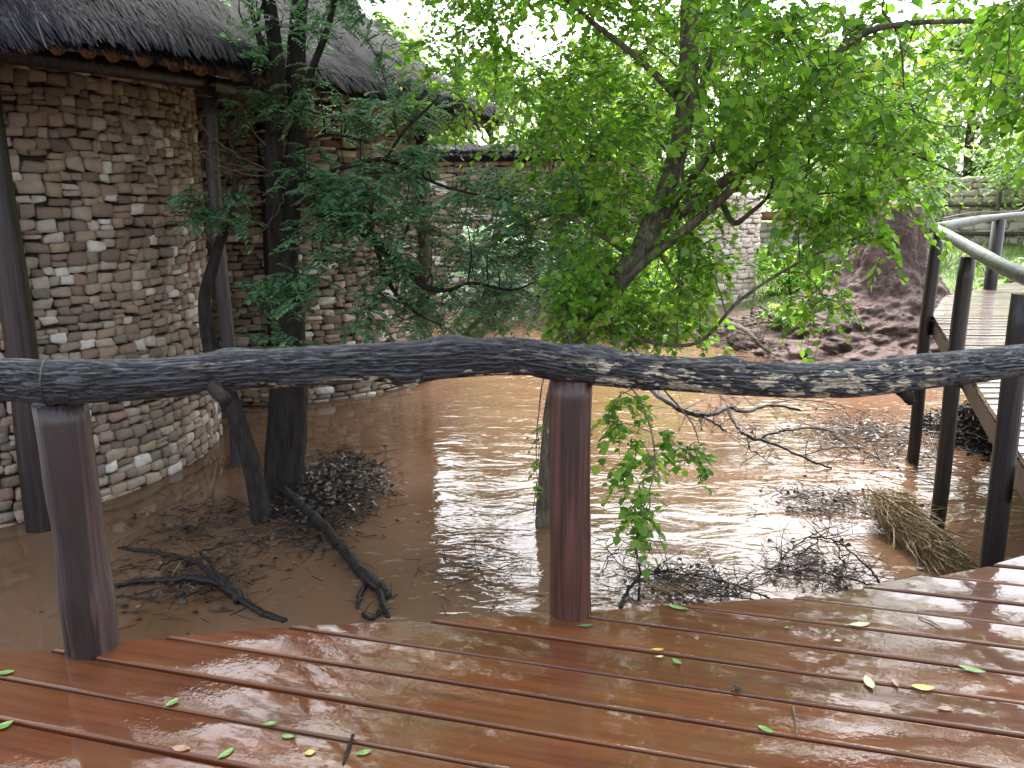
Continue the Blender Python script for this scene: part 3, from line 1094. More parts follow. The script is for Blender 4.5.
def build_walkway():
    root = thing('boardwalk', 'wet timber boardwalk on tall dark posts with a grey pole handrail', 'boardwalk', (5, 7, WATER))
    g = Geo()
    y = 3.68
    while y < 14.3:
        w = 0.145
        xl0, xl1 = walk_left(y), walk_left(y + w)
        board(g, y, y + w - 0.002, xl0, xl1, 13.0, ramp_z(y + w / 2), 0.04, 0.006)
        y += w
    g.build('decking', M['walk'], root)
    # edge beam under the left side, end beam
    for (y0, y1) in ((3.75, 9.15), (9.15, 14.4)):
        a = np.array([walk_left(y0) + 0.03, y0, ramp_z(y0) - 0.13])
        b = np.array([walk_left(y1) + 0.03, y1, ramp_z(y1) - 0.13])
        d = (b - a)
        L = np.linalg.norm(d)
        d /= L
        n = np.cross([0, 0, 1.0], d); n /= np.linalg.norm(n)
        up = np.cross(d, n)
        g = Geo()
        g.box((a + b) / 2, (L, 0.06, 0.15), [d, n, up])
        g.build('edge_beam', M['beam'], root, smooth=False)
    for yy in (4.5, 6.9, 9.0):
        g = Geo()
        x0 = walk_left(yy)
        g.box(((x0 + 12.5) / 2 + 0.2, yy + 0.12, ramp_z(yy) - 0.2), (12.5 - x0, 0.07, 0.14))
        g.build('cross_beam', M['beam'], root, smooth=False)
    for (x, y, r, top) in [(4.58, 9.05, 0.066, 1.13), (3.80, 6.95, 0.065, 1.03), (2.77, 4.45, 0.062, 1.02)]:
        z = np.linspace(-2.4, top, 20)
        g = Geo()
        g.tube(np.stack([x + 0.012 * np.sin(z * 2 + x), y + 0 * z, z], -1), r, 14, rough=0.06, seed=x)
        g.build('post', M['post_dark'], root)
    p4 = at(990, 289, 0.235)
    g = Geo()
    g.tube([p4 + [0, 0, -2.6], p4, p4 + [0, 0, 0.95]], 0.085, 14)
    g.build('post', M['post_dark'], root)
    g = Geo()
    pa, pb = at(978, 418, WATER), at(979, 398, WATER)
    g.tube([pa + [0, 0, -0.6], pa, pa + [0, 0, 1.4]], 0.09, 12)
    g.build('support_post', M['post_dark'], root)
    # near rail pole along the left side
    A = np.array([4.60, 9.12, 1.17])
    rail = [A, (3.83, 7.0, 1.10), (3.2, 5.4, 1.075), (2.86, 4.45, 1.07), (2.60, 3.75, 1.06)]
    g = Geo()
    g.tube(catmull(rail, 10), [0.052, 0.052, 0.050, 0.048, 0.048], 14, rough=0.08, seed=3)
    g.build('handrail', M['pole_grey'], root)
    g = Geo()
    q = p4 + np.array([0, 0, 0.99])
    g.tube(catmull([A + [0.02, 0.06, 0.0], (A + q) / 2 + [0, 0, 0.015], q, q + (q - A) * 0.8 + [0.5, 0, 0.0]], 8), [0.06, 0.055, 0.045, 0.04], 14, rough=0.08)
    g.build('handrail', M['pole_grey'], root)
    g = Geo()
    g.tube(catmull([A + [0, 0, 0.10], (A + q) / 2 + [0, 0, 0.115], q + [0.2, 0, 0.08], q + (q - A) * 0.6 + [0, 0, 0.1]], 6), 0.008, 6)
    g.build('cable', M['cable'], root)


build_deck()
build_log_rail()
build_walkway()


# ------------------------------------------------------------------ vegetation
LEAF = np.array([(0, 0, 0), (0.28, 0.40, 0.10), (0.66, 0.32, 0.07), (1, 0, -0.10), (0.66, -0.32, 0.07), (0.28, -0.40, 0.10)])
SLIM = np.array([(0, 0, 0), (0.30, 0.20, 0.04), (0.70, 0.17, 0.02), (1, 0, -0.08), (0.70, -0.17, 0.02), (0.30, -0.20, 0.04)])


def norm(a):
    return a / (np.linalg.norm(a, axis=-1, keepdims=True) + 1e-9)


def add_leaves(g, pos, axis, nrm, size, tmpl=LEAF, mat=0):
    axis = norm(axis)
    nrm = norm(nrm - axis * (nrm * axis).sum(-1, keepdims=True))
    side = np.cross(nrm, axis)
    size = np.asarray(size).reshape(-1, 1, 1)
    V = pos[:, None, :] + size * (tmpl[None, :, 0:1] * axis[:, None] + tmpl[None, :, 1:2] * side[:, None] + tmpl[None, :, 2:3] * nrm[:, None])
    n = len(pos)
    k = np.arange(n)[:, None] * 6
    Q = np.concatenate([k + np.array([[0, 5, 4, 3]]), k + np.array([[0, 3, 2, 1]])])
    g.add(V.reshape(-1, 3), Q, mat)


def rand_dir(n, zbias=0.0, zs=0.7):
    d = rng.normal(0, 1, (n, 3))
    d[:, 2] = d[:, 2] * zs + zbias
    return norm(d)


class Tree:
    def __init__(self, sides=8):
        self.wood, self.leaf = Geo(), Geo()
        self.pts = []
        self.sides = sides

    def limb(self, pts, r, n=7, sides=None, rough=0.12):
        P = catmull(pts, n)
        R = np.interp(np.linspace(0, 1, len(P)), np.linspace(0, 1, len(r)), r)
        self.wood.tube(P, R, sides or self.sides, rough=rough, seed=float(P[0][0]))
        self.pts += [(p, q) for p, q in zip(P, R)]
        return P

    def nearest(self, c, zoff=-0.3):
        A = np.array([p for p, r in self.pts])
        d = np.linalg.norm(A - (np.asarray(c) + [0, 0, zoff]), axis=1)
        k = int(np.argmin(d))
        return A[k], self.pts[k][1], d[k]

    def link(self, c, r1=0.004, jitter=0.12, keep=True):
        p, r, d = self.nearest(c)
        if d < 0.08:
            return
        m = (p + c) / 2 + rng.normal(0, jitter * d, 3) + [0, 0, 0.08 * d]
        r0 = min(r * 0.6, 0.006 + 0.010 * d)
        P = catmull([p, m, c], 5)
        self.wood.tube(P, np.linspace(r0, r1, len(P)), 5, cap=False)
        if keep:
            self.pts += [(q, r1 + 0.002) for q in P[3::3]]

    def cluster(self, c, R, twigs=9, per=10, size=0.07, droop=0.5, tmpl=LEAF, link=True, flat=0.6, twigmesh=True, zb=0.0):
        c = np.asarray(c, float)
        if link:
            self.link(c)
        d = rand_dir(twigs, zb, flat)
        L = R * rng.uniform(0.6, 1.15, twigs)
        st = c + rng.normal(0, 0.22 * R, (twigs, 3))
        t = np.linspace(0.12, 1.0, per)
        P = st[:, None] + d[:, None] * (L[:, None] * t[None])[..., None]
        P[..., 2] -= droop * L[:, None] * t[None] ** 2
        if twigmesh:
            for k in range(twigs):
                a, b, e = st[k], P[k, per // 2], P[k, -1]
                self.wood.tube(np.array([a, b, e]), [0.004, 0.003, 0.0015], 4, cap=False)
        sd = norm(np.cross(d, np.array([0, 0, 1.0])))
        sg = np.where(np.arange(per) % 2 == 0, 1.0, -1.0)
        ax = d[:, None] * 0.55 + sd[:, None] * sg[None, :, None] * 0.8 + np.array([0, 0, -0.45]) + rng.normal(0, 0.25, P.shape)
        nm = np.array([0, 0, 1.0]) + rng.normal(0, 0.45, P.shape)
        add_leaves(self.leaf, P.reshape(-1, 3), ax.reshape(-1, 3), nm.reshape(-1, 3), size * rng.uniform(0.65, 1.25, twigs * per), tmpl)

    def pinnate(self, c, R, fronds=12, pairs=7, L=0.20, leaflet=0.05, droop=0.35, link=True):
        c = np.asarray(c, float)
        if link:
            self.link(c)
        d = rand_dir(fronds, 0.05, 0.45)
        st = c + rng.normal(0, 0.45 * R, (fronds, 3)) * [1, 1, 0.6]
        Lf = L * rng.uniform(0.7, 1.3, fronds)
        t = np.linspace(0.18, 1, pairs)
        P = st[:, None] + d[:, None] * (Lf[:, None] * t[None])[..., None]
        P[..., 2] -= droop * Lf[:, None] * t[None] ** 2
        for k in range(fronds):
            self.wood.tube(np.array([c * 0.35 + st[k] * 0.65, st[k], P[k, -1]]), [0.003, 0.0022, 0.001], 4, cap=False)
        sd = norm(np.cross(d, np.array([0, 0, 1.0])))
        pos, ax, nm = [], [], []
        for s in (-1, 1):
            pos.append(P.reshape(-1, 3))
            a = d[:, None] * 0.55 + s * sd[:, None] + np.array([0, 0, -0.28]) + rng.normal(0, 0.1, P.shape)
            ax.append(a.reshape(-1, 3))
            n_ = np.array([0, 0, 1.0]) + rng.normal(0, 0.2, (fronds, 1, 3)) + rng.normal(0, 0.15, P.shape)
            nm.append(n_.reshape(-1, 3))
        n = fronds * pairs * 2
        add_leaves(self.leaf, np.vstack(pos), np.vstack(ax), np.vstack(nm), leaflet * rng.uniform(0.75, 1.2, n), SLIM)

    def build(self, name, label, cat, loc, bark, leafm, group=None, trunk='trunk', crown='crown'):
        root = thing(name, label, cat, loc, group)
        if self.wood.n:
            self.wood.build(trunk, bark, root)
        if self.leaf.n:
            self.leaf.build(crown, leafm, root)
        return root


def region(x0, x1, y0, y1, d0, d1, n):
    return [atd(rng.uniform(x0, x1), rng.uniform(y0, y1), rng.uniform(d0, d1)) for _ in range(n)]


def px(*rows):
    return [atd(x, y, d) for x, y, d in rows]


def green_tree():
    T = Tree(12)
    base = at(546, 524, WATER)
    T.limb([base + [0, 0, -0.7], base] + px((551, 450, 7.2), (557, 390, 7.2), (575, 340, 7.25), (610, 292, 7.35), (640, 250, 7.45)), [0.11, 0.10, 0.095, 0.09, 0.088, 0.085, 0.105, 0.10])
    T.limb(px((640, 250, 7.45), (662, 200, 7.5), (678, 150, 7.6), (688, 90, 7.7), (691, 0, 7.8), (705, -140, 7.9), (690, -330, 8.0), (720, -560, 8.0)), [0.09, 0.085, 0.085, 0.09, 0.085, 0.07, 0.05, 0.02])
    T.limb(px((612, 292, 7.3), (650, 258, 7.2), (690, 226, 7.1), (745, 175, 6.9), (800, 102, 6.7), (850, 42, 6.5), (905, 24, 6.3), (1000, 22, 6.0), (1100, 30, 5.8)), [0.035, 0.04, 0.042, 0.036, 0.03, 0.026, 0.02, 0.016, 0.01])
    T.limb(px((640, 250, 7.45), (672, 218, 7.4), (705, 195, 7.3), (762, 158, 7.2), (830, 141, 7.0), (900, 150, 6.8), (960, 175, 6.6)), [0.09, 0.07, 0.055, 0.035, 0.022, 0.014, 0.006])
    T.limb(px((652, 232, 7.4), (672, 205, 7.35), (700, 168, 7.3), (735, 120, 7.2), (775, 107, 7.1), (840, 110, 7.0)), [0.05, 0.04, 0.03, 0.022, 0.014, 0.006])
    T.limb(px((705, 185, 7.4), (722, 205, 7.3), (734, 223, 7.2), (750, 213, 7.2), (768, 196, 7.2), (775, 172, 7.2)), [0.03, 0.026, 0.026, 0.02, 0.014, 0.008])
    T.limb(px((766, 198, 7.2), (790, 195, 7.2), (795, 204, 7.1), (820, 194, 7.1), (850, 192, 7.0)), [0.014, 0.012, 0.012, 0.01, 0.005])
    T.limb(px((683, 122, 7.6), (698, 95, 7.5), (716, 48, 7.4), (750, 0, 7.3), (800, -90, 7.2)), [0.04, 0.03, 0.026, 0.02, 0.012])
    T.limb(px((686, 105, 7.7), (640, 60, 7.9), (590, 20, 8.2), (520, -40, 8.6), (460, -80, 9.0)), [0.04, 0.03, 0.022, 0.016, 0.008])
    T.limb(px((640, 262, 7.4), (600, 235, 7.6), (560, 215, 7.8), (520, 225, 8.0)), [0.03, 0.02, 0.012, 0.006])
    # pale climbing stem and hanging vines
    T.limb(px((688, 195, 7.2), (682, 170, 7.15), (691, 120, 7.1), (690, 85, 7.1), (668, 58, 7.1), (645, 40, 7.15)), [0.014, 0.014, 0.013, 0.012, 0.01, 0.006])
    T.limb(px((829, 45, 6.5), (822, 95, 6.5), (813, 140, 6.5), (806, 178, 6.5)), [0.012, 0.014, 0.012, 0.008])
    T.limb(px((882, 10, 6.4), (900, 40, 6.4), (904, 90, 6.4)), [0.01, 0.01, 0.006])
    T.limb(px((678, 232, 7.1), (679, 290, 7.1), (676, 345, 7.1)), [0.010, 0.009, 0.005])
    T.limb(px((655, 245, 7.3), (668, 268, 7.2), (678, 285, 7.2), (662, 300, 7.2), (655, 330, 7.2)), [0.014, 0.011, 0.009, 0.007, 0.004])
    # low arching shoot to the right and the hanging spray under the rail
    T.limb(px((600, 330, 7.2), (690, 345, 6.9), (740, 300, 6.8), (800, 262, 6.7), (870, 232, 6.6)), [0.02, 0.016, 0.014, 0.011, 0.005])
    T.limb(px((580, 345, 7.2), (610, 370, 6.2), (640, 400, 5.4), (655, 460, 5.0), (640, 520, 4.8), (634, 560, 4.7)), [0.012, 0.009, 0.006, 0.0045, 0.0035, 0.002])
    T.limb(px((632, 345, 6.8), (660, 385, 6.2), (690, 420, 5.9), (700, 445, 5.7)), [0.01, 0.008, 0.006, 0.003])
    T.limb(px((592, 345, 7.0), (550, 365, 6.2), (538, 420, 5.8), (536, 470, 5.7)), [0.008, 0.006, 0.005, 0.003])
    L = 0.075
    # dense right hand canopy
    for c in region(690, 1060, -10, 120, 5.6, 8.4, 74): T.cluster(c, 0.36, 7, 8, L, 0.6)
    for c in region(770, 920, 100, 200, 5.6, 7.4, 22): T.cluster(c, 0.36, 8, 9, L, 0.6)
    for c in region(1000, 1300, -40, 150, 4.5, 6.5, 45): T.cluster(c, 0.42, 8, 9, L, 0.6)
    for c in region(700, 790, 100, 175, 6.6, 7.6, 12): T.cluster(c, 0.32, 7, 8, L, 0.6)
    for c in region(790, 890, 190, 240, 6.2, 7.0, 11): T.cluster(c, 0.26, 7, 8, L, 0.7)
    for c in region(780, 840, 245, 315, 6.3, 6.9, 8): T.cluster(c, 0.22, 6, 7, L * 0.9, 0.8)
    for c in region(560, 640, 270, 345, 6.6, 7.2, 9): T.cluster(c, 0.24, 7, 8, L, 0.6)
    # left half of the crown
    for c in region(520, 700, 70, 220, 7.2, 9.5, 52): T.cluster(c, 0.36, 8, 9, L, 0.5)
    for c in region(560, 720, 180, 340, 6.9, 8.6, 42): T.cluster(c, 0.30, 8, 9, L, 0.6)
    for c in region(640, 730, 230, 335, 6.6, 7.4, 8): T.cluster(c, 0.26, 7, 8, L, 0.6)
    for c in region(410, 690, -60, 120, 8.5, 11.5, 84): T.cluster(c, 0.42, 8, 9, L, 0.5)
    for c in region(400, 530, 20, 100, 9.5, 11.0, 9): T.cluster(c, 0.36, 8, 9, L, 0.5)
    # hanging spray
    for (x, y, d) in ((622, 402, 5.6), (640, 400, 5.5), (615, 425, 5.4), (640, 440, 5.2), (652, 462, 5.1), (625, 470, 5.0), (640, 500, 4.9), (628, 512, 4.8),
                      (690, 446, 5.7), (700, 462, 5.7), (672, 440, 5.8), (640, 530, 4.8)):
        T.cluster(atd(x, y, d), 0.17, 6, 7, 0.066, 0.9)
    for (x, y, d) in ((537, 430, 5.8), (540, 462, 5.7), (536, 485, 5.7)):
        T.cluster(atd(x, y, d), 0.10, 3, 4, 0.045, 0.9)
    # unseen crown above the frame, filled in to darken the deck's reflections
    for _ in range(150):
        c = np.array([rng.uniform(-0.4, 3.4), rng.uniform(5.6, 10.5), rng.uniform(3.6, 9.0)])
        T.cluster(c, 0.75, 9, 10, 0.10, 0.5, twigmesh=False)
    for _ in range(70):  # out of view, large leaves added overhead to shade water and deck
        c = np.array([rng.uniform(-1.0, 5.0), rng.uniform(3.5, 10.0), rng.uniform(6.0, 9.0)])
        T.cluster(c, 1.0, 10, 10, 0.17, 0.4, twigmesh=False)
    for _ in range(210):  # out of view, added further back to block sky mirrored in the deck
        c = np.array([rng.uniform(-2.2, 4.2), rng.uniform(8.5, 14.0), rng.uniform(5.6, 11.5)])
        T.cluster(c, 1.0, 10, 10, 0.13, 0.4, twigmesh=False)
    T.build('leafy_tree', 'bright green broad leaved tree leaning right over the flood behind the middle post', 'tree', base, M['bark_grey'], M['leaf_bright'])


def lodge_tree():
    T = Tree(12)
    b = at(285, 492, WATER)
    T.limb([b + [0, 0, -0.6], b] + px((286, 440, 8.1), (289, 395, 8.1), (290, 330, 8.1), (286, 260, 8.1), (290, 190, 8.1), (298, 130, 8.15), (296, 60, 8.2), (300, 0, 8.2), (310, -150, 8.3), (300, -380, 8.3)),
           [0.24, 0.22, 0.20, 0.19, 0.15, 0.13, 0.11, 0.09, 0.085, 0.08, 0.05, 0.02])
    T.limb(px((286, 262, 8.1), (276, 200, 8.0), (274, 130, 8.0), (276, 60, 8.0), (265, -20, 8.0), (240, -160, 8.0)), [0.11, 0.09, 0.08, 0.07, 0.06, 0.02])
    T.limb([at(262, 520, WATER) + [0, 0, -0.5], at(262, 520, WATER)] + px((250, 460, 7.4), (234, 410, 7.5), (212, 350, 7.7), (205, 300, 7.8), (216, 255, 7.9), (235, 190, 8.0), (228, 120, 8.0)),
           [0.10, 0.095, 0.085, 0.08, 0.075, 0.06, 0.05, 0.035, 0.015])
    T.limb(px((296, 120, 8.2), (312, 70, 8.1), (330, 20, 8.0), (345, -60, 7.9)), [0.04, 0.034, 0.03, 0.015])
    T.limb(px((277, 110, 8.0), (262, 50, 7.9), (250, 0, 7.9), (247, -60, 7.8)), [0.03, 0.026, 0.02, 0.01])
    T.limb(px((272, 65, 8.0), (262, 40, 7.9), (258, 22, 7.9), (264, 0, 7.9)), [0.016, 0.016, 0.014, 0.01])
    # long dark branch sweeping right and down
    T.limb(px((290, 190, 8.1), (330, 215, 7.9), (366, 234, 7.8), (392, 258, 7.8), (424, 286, 7.8), (448, 290, 7.8), (472, 283, 7.8), (510, 290, 7.8), (535, 282, 7.8)),
           [0.04, 0.042, 0.045, 0.04, 0.03, 0.02, 0.016, 0.012, 0.005])
    T.limb(px((374, 240, 7.8), (390, 285, 7.7), (415, 312, 7.6), (440, 325, 7.6)), [0.022, 0.02, 0.014, 0.006])
    T.limb(px((288, 150, 8.1), (305, 140, 8.0), (335, 135, 7.9), (370, 142, 7.8)), [0.02, 0.016, 0.014, 0.006])
    T.limb(px((385, 160, 7.9), (405, 130, 7.8), (428, 108, 7.8), (440, 95, 7.8)), [0.014, 0.014, 0.012, 0.006])
    T.limb(px((290, 185, 8.1), (330, 172, 7.9), (385, 160, 7.9), (440, 185, 7.8), (500, 200, 7.8)), [0.03, 0.022, 0.02, 0.013, 0.006])
    # lower shoots
    T.limb(px((288, 300, 8.0), (300, 295, 7.7), (292, 330, 7.4), (284, 350, 7.3)), [0.02, 0.014, 0.01, 0.004])
    LL = 0.070
    for c in region(300, 430, 150, 215, 7.3, 8.4, 28): T.pinnate(c, 0.22, 9, 7, 0.22, LL)
    for c in region(310, 400, 190, 260, 7.2, 8.0, 20): T.pinnate(c, 0.20, 9, 7, 0.22, LL)
    for c in region(330, 440, 100, 165, 7.6, 8.6, 16): T.pinnate(c, 0.22, 8, 7, 0.20, LL)
    for c in region(175, 245, 192, 220, 7.2, 7.6, 9): T.pinnate(c, 0.12, 6, 7, 0.20, LL)
    for c in region(252, 312, 275, 350, 7.0, 7.5, 14): T.pinnate(c, 0.16, 6, 7, 0.20, LL)
    for c in region(350, 420, 260, 335, 7.2, 8.0, 14): T.pinnate(c, 0.18, 7, 7, 0.20, LL)
    for c in region(410, 590, 165, 330, 7.6, 9.2, 84): T.pinnate(c, 0.22, 8, 7, 0.21, LL)
    for c in region(470, 620, 215, 330, 7.4, 9.0, 30): T.pinnate(c, 0.20, 8, 7, 0.20, LL * 0.9)
    for c in region(225, 330, 60, 130, 7.6, 8.6, 14): T.pinnate(c, 0.22, 7, 7, 0.19, LL * 0.85)
    for c in region(225, 380, -30, 60, 7.4, 8.8, 22): T.pinnate(c, 0.26, 8, 7, 0.19, LL * 0.85)
    for c in region(330, 470, 60, 130, 7.8, 9.2, 10): T.pinnate(c, 0.24, 8, 7, 0.19, LL * 0.85)
    for c in region(205, 260, 130, 200, 8.0, 8.6, 4): T.pinnate(c, 0.15, 5, 6, 0.18, LL * 0.85)
    for _ in range(80):  # unseen upper crown, added to block sky mirrored in the left deck
        c = np.array([rng.uniform(-4.4, -0.3), rng.uniform(5.5, 9.5), rng.uniform(3.5, 7.0)])
        T.pinnate(c, 0.55, 12, 7, 0.26, 0.085)
    for _ in range(28):  # unseen outsize fronds added overhead as shade for deck and water
        c = np.array([rng.uniform(-6.0, 0.0), rng.uniform(2.5, 10.0), rng.uniform(5.6, 8.5)])
        T.pinnate(c, 0.9, 14, 7, 0.5, 0.17)
    r = T.build('feathery_tree', 'dark trunked tree with feathery blue green leaves in front of the stone lodge', 'tree', b, M['bark_dark'], M['leaf_blue'])
    # bare pale twigs of the same tree against the wall
    g = Geo()
    for rows, r0 in (([(86, 50, 7.2), (120, 95, 7.3), (160, 128, 7.4), (195, 152, 7.6), (230, 170, 7.8), (280, 180, 8.0)], 0.008),
                     ([(192, 115, 7.5), (215, 140, 7.6), (250, 162, 7.8), (285, 175, 8.0)], 0.008), ([(172, 118, 7.5), (190, 142, 7.6), (225, 162, 7.8), (270, 172, 8.0)], 0.007),
                     ([(236, 88, 7.9), (252, 130, 7.9), (275, 155, 8.0), (290, 172, 8.05)], 0.010), ([(100, 130, 7.3), (135, 138, 7.4), (165, 136, 7.5), (190, 140, 7.6)], 0.004),
                     ([(190, 190, 7.6), (230, 172, 7.7), (262, 170, 7.9), (290, 180, 8.0)], 0.006), ([(245, 262, 7.5), (262, 232, 7.7), (280, 205, 7.9), (290, 180, 8.1)], 0.008),
                     ([(190, 250, 7.6), (215, 228, 7.7), (250, 205, 7.9), (285, 195, 8.0)], 0.007), ([(205, 165, 7.6), (240, 178, 7.7), (262, 200, 7.9), (286, 205, 8.0)], 0.005)):
        P = catmull(px(*rows), 6)
        P += rng.normal(0, 0.008, P.shape)
        g.tube(P, np.linspace(r0 * 0.4, r0, len(P)), 5, cap=False)
        for _ in range(5):
            k = rng.integers(2, len(P) - 2)
            e = P[k] + rand_dir(1, 0, 0.8)[0] * rng.uniform(0.08, 0.3)
            g.tube(np.array([P[k], (P[k] + e) / 2 + rng.normal(0, 0.02, 3), e]), [r0 * 0.4, r0 * 0.3, 0.001], 4, cap=False)
    g.build('bare_twigs', M['twig_tan'], r)


green_tree()
lodge_tree()


def back_tree(x, y, h, w, label, leaf='leaf_far', n=90, size=0.16, lean=0.0, low=0.25, bark='bark_grey', name='broadleaf_tree', droop=0.5, tmpl=LEAF):
    z0 = float(ground_z(x, y)) - 0.15
    b = np.array([x, y, z0])
    T = Tree(10)
    T.limb([b, b + [0.1, 0, h * 0.25], b + [lean * 0.5, 0.1, h * 0.5], b + [lean, 0, h * 0.95]], [h * 0.028 + 0.04, h * 0.022 + 0.02, h * 0.016, 0.02])
    for k in range(9):
        a = k * 2.4 + rng.uniform(0, 0.5)
        t = rng.uniform(0.25, 0.8)
        s = b + [lean * t, 0, h * t]
        e = s + [math.cos(a) * w * 0.7, math.sin(a) * w * 0.7, h * 0.22]
        T.limb([s, (s + e) / 2 + [0, 0, -0.05 * h], e], [h * 0.012, h * 0.007, 0.01])
    for _ in range(n):
        a = rng.uniform(0, 2 * math.pi)
        t = rng.uniform(low, 1.0)
        prof = math.sin(math.pi * min(1, (t - low) / (1 - low) * 0.86 + 0.14)) ** 0.6
        rr = w * prof * math.sqrt(rng.uniform(0.05, 1.0))
        c = b + [lean * t + math.cos(a) * rr, math.sin(a) * rr, h * t]
        T.cluster(c, rng.uniform(0.5, 0.95), 11, 11, size, droop, tmpl, twigmesh=False)
    return T.build(name, label, 'tree', b, M[bark], M[leaf], 'trees beyond the flood')


back_tree(-0.6, 25.5, 6.4, 2.4, 'light green tree rising right beside the tip of the thatched roof', n=75)
back_tree(2.6, 24.6, 6.6, 2.4, 'light green tree over the shaded wall, left of the dark trunk', n=110)
back_tree(6.0, 27.5, 8.2, 2.8, 'pale willowy tree behind the rounded pale wall', n=130, size=0.15, droop=1.1, tmpl=SLIM * [1, 1.4, 1])
back_tree(10.6, 26.0, 5.4, 2.8, 'tree with a broad pale crown behind the earth mound', n=90, droop=0.9)
back_tree(18.2, 27.5, 5.6, 2.8, 'hazy pale tree drooping in front of the far right retaining wall', n=80, droop=1.2, low=0.42, tmpl=SLIM * [1, 1.4, 1])
back_tree(14.5, 38.0, 8.0, 4.2, 'tall pale tree standing behind the far retaining wall', n=130, size=0.2)
back_tree(23.5, 33.0, 9.0, 4.0, 'pale tree at the far right edge behind the boardwalk rail', n=110, size=0.2)
back_tree(18.6, 35.0, 8.6, 3.6, 'pale round crowned tree rising just above the far right retaining wall', n=110, size=0.2)
back_tree(21.5, 27.0, 6.6, 2.8, 'pale tree leaning over the boardwalk rail at the far right', n=90, droop=1.0, low=0.4)
back_tree(-4.5, 31.0, 8.0, 3.2, 'half hidden tree showing just above the thatched roof ridge end', n=90, size=0.18)


def shrub(x, y, z, w, h, n, label, leaf='leaf_shrub', size=0.075, name='shrub', pinn=False):
    T = Tree(6)
    b = np.array([x, y, z])
    for k in range(7):
        e = b + [rng.normal(0, w * 0.5), rng.normal(0, w * 0.4), h * rng.uniform(0.6, 1.0)]
        T.limb([b + rng.normal(0, 0.06, 3) * [1, 1, 0], (b + e) / 2 + rng.normal(0, 0.08, 3), e], [0.02, 0.014, 0.005], 4)
    for _ in range(n):
        c = b + [rng.normal(0, w * 0.5), rng.normal(0, w * 0.45), h * rng.uniform(0.12, 1.0)]
        if pinn:
            T.pinnate(c, 0.22, 8, 7, 0.22, size)
        else:
            T.cluster(c, 0.32, 8, 8, size, 0.5, twigmesh=False)
    T.build(name, label, 'shrub', b, M['bark_dark'], M[leaf], 'shrubs along the far bank', 'stem', 'foliage')


def put(pxx, pyy, z=WATER):
    return at(pxx, pyy, z)


p = put(490, 322); shrub(p[0], 19.2, WATER - 0.1, 1.0, 2.4, 46, 'dark bush against the shaded stone wall, near the rear lodge post', 'leaf_blue', 0.09, pinn=True)
shrub(1.3, 20.4, -1.5, 1.2, 2.6, 50, 'bush in the middle of the shaded stone wall')
shrub(2.6, 17.5, -1.7, 0.9, 2.4, 50, 'yellow green bush low behind the leaning tree trunk', 'leaf_bright', 0.09)
shrub(3.6, 19.6, -1.5, 0.9, 1.7, 30, 'low bush at the left foot of the pale rounded wall', 'leaf_bright', 0.09)
shrub(7.0, 20.6, -1.2, 0.7, 1.7, 30, 'bright small bush between the rounded wall and the earth mound', 'leaf_bright', 0.10)
shrub(5.6, 16.4, -1.6, 0.5, 1.0, 18, 'leafy sapling at the water edge left of the earth mound', 'leaf_bright', 0.09, 'sapling')
shrub(11.5, 18.8, -0.9, 1.0, 1.0, 26, 'low pale bush on the lawn right of the earth mound', 'leaf_far', 0.10)
shrub(15.2, 21.0, -0.7, 1.2, 1.2, 30, 'pale bush on the lawn behind the boardwalk corner', 'leaf_far', 0.10)


def build_grass():
    N = 26000
    x = rng.uniform(5, 34, N)
    y = rng.uniform(14, 34, N)
    s = y - np.interp(x, SHX, SHY)
    k = (s > 2.2) & ((x - 7.3) ** 2 + (y - 16.9) ** 2 > 7)
    x, y = x[k], y[k]
    n = len(x)
    z = ground_z(x, y)
    b = np.stack([x, y, z - 0.03], -1)
    h = rng.uniform(0.10, 0.38, n)[:, None]
    e = b + np.concatenate([rng.normal(0, 0.5, (n, 2)) * h, h], 1)
    m = (b + e) / 2 + [0, 0, 0.02]
    a = rng.uniform(0, 6.28, n)
    w = np.stack([np.cos(a), np.sin(a), 0 * a], -1) * 0.014
    V = np.stack([b - w, b + w, m + w * 0.8, m - w * 0.8, e + w * 0.1, e - w * 0.1], 1)
    q = np.arange(n)[:, None] * 6
    g = Geo()
    g.add(V.reshape(-1, 3), np.concatenate([q + [[0, 1, 2, 3]], q + [[3, 2, 4, 5]]]))
    tag(g.build('grass', M['grass']), 'pale green grass growing on the far right bank', 'grass', kind='stuff')


build_grass()


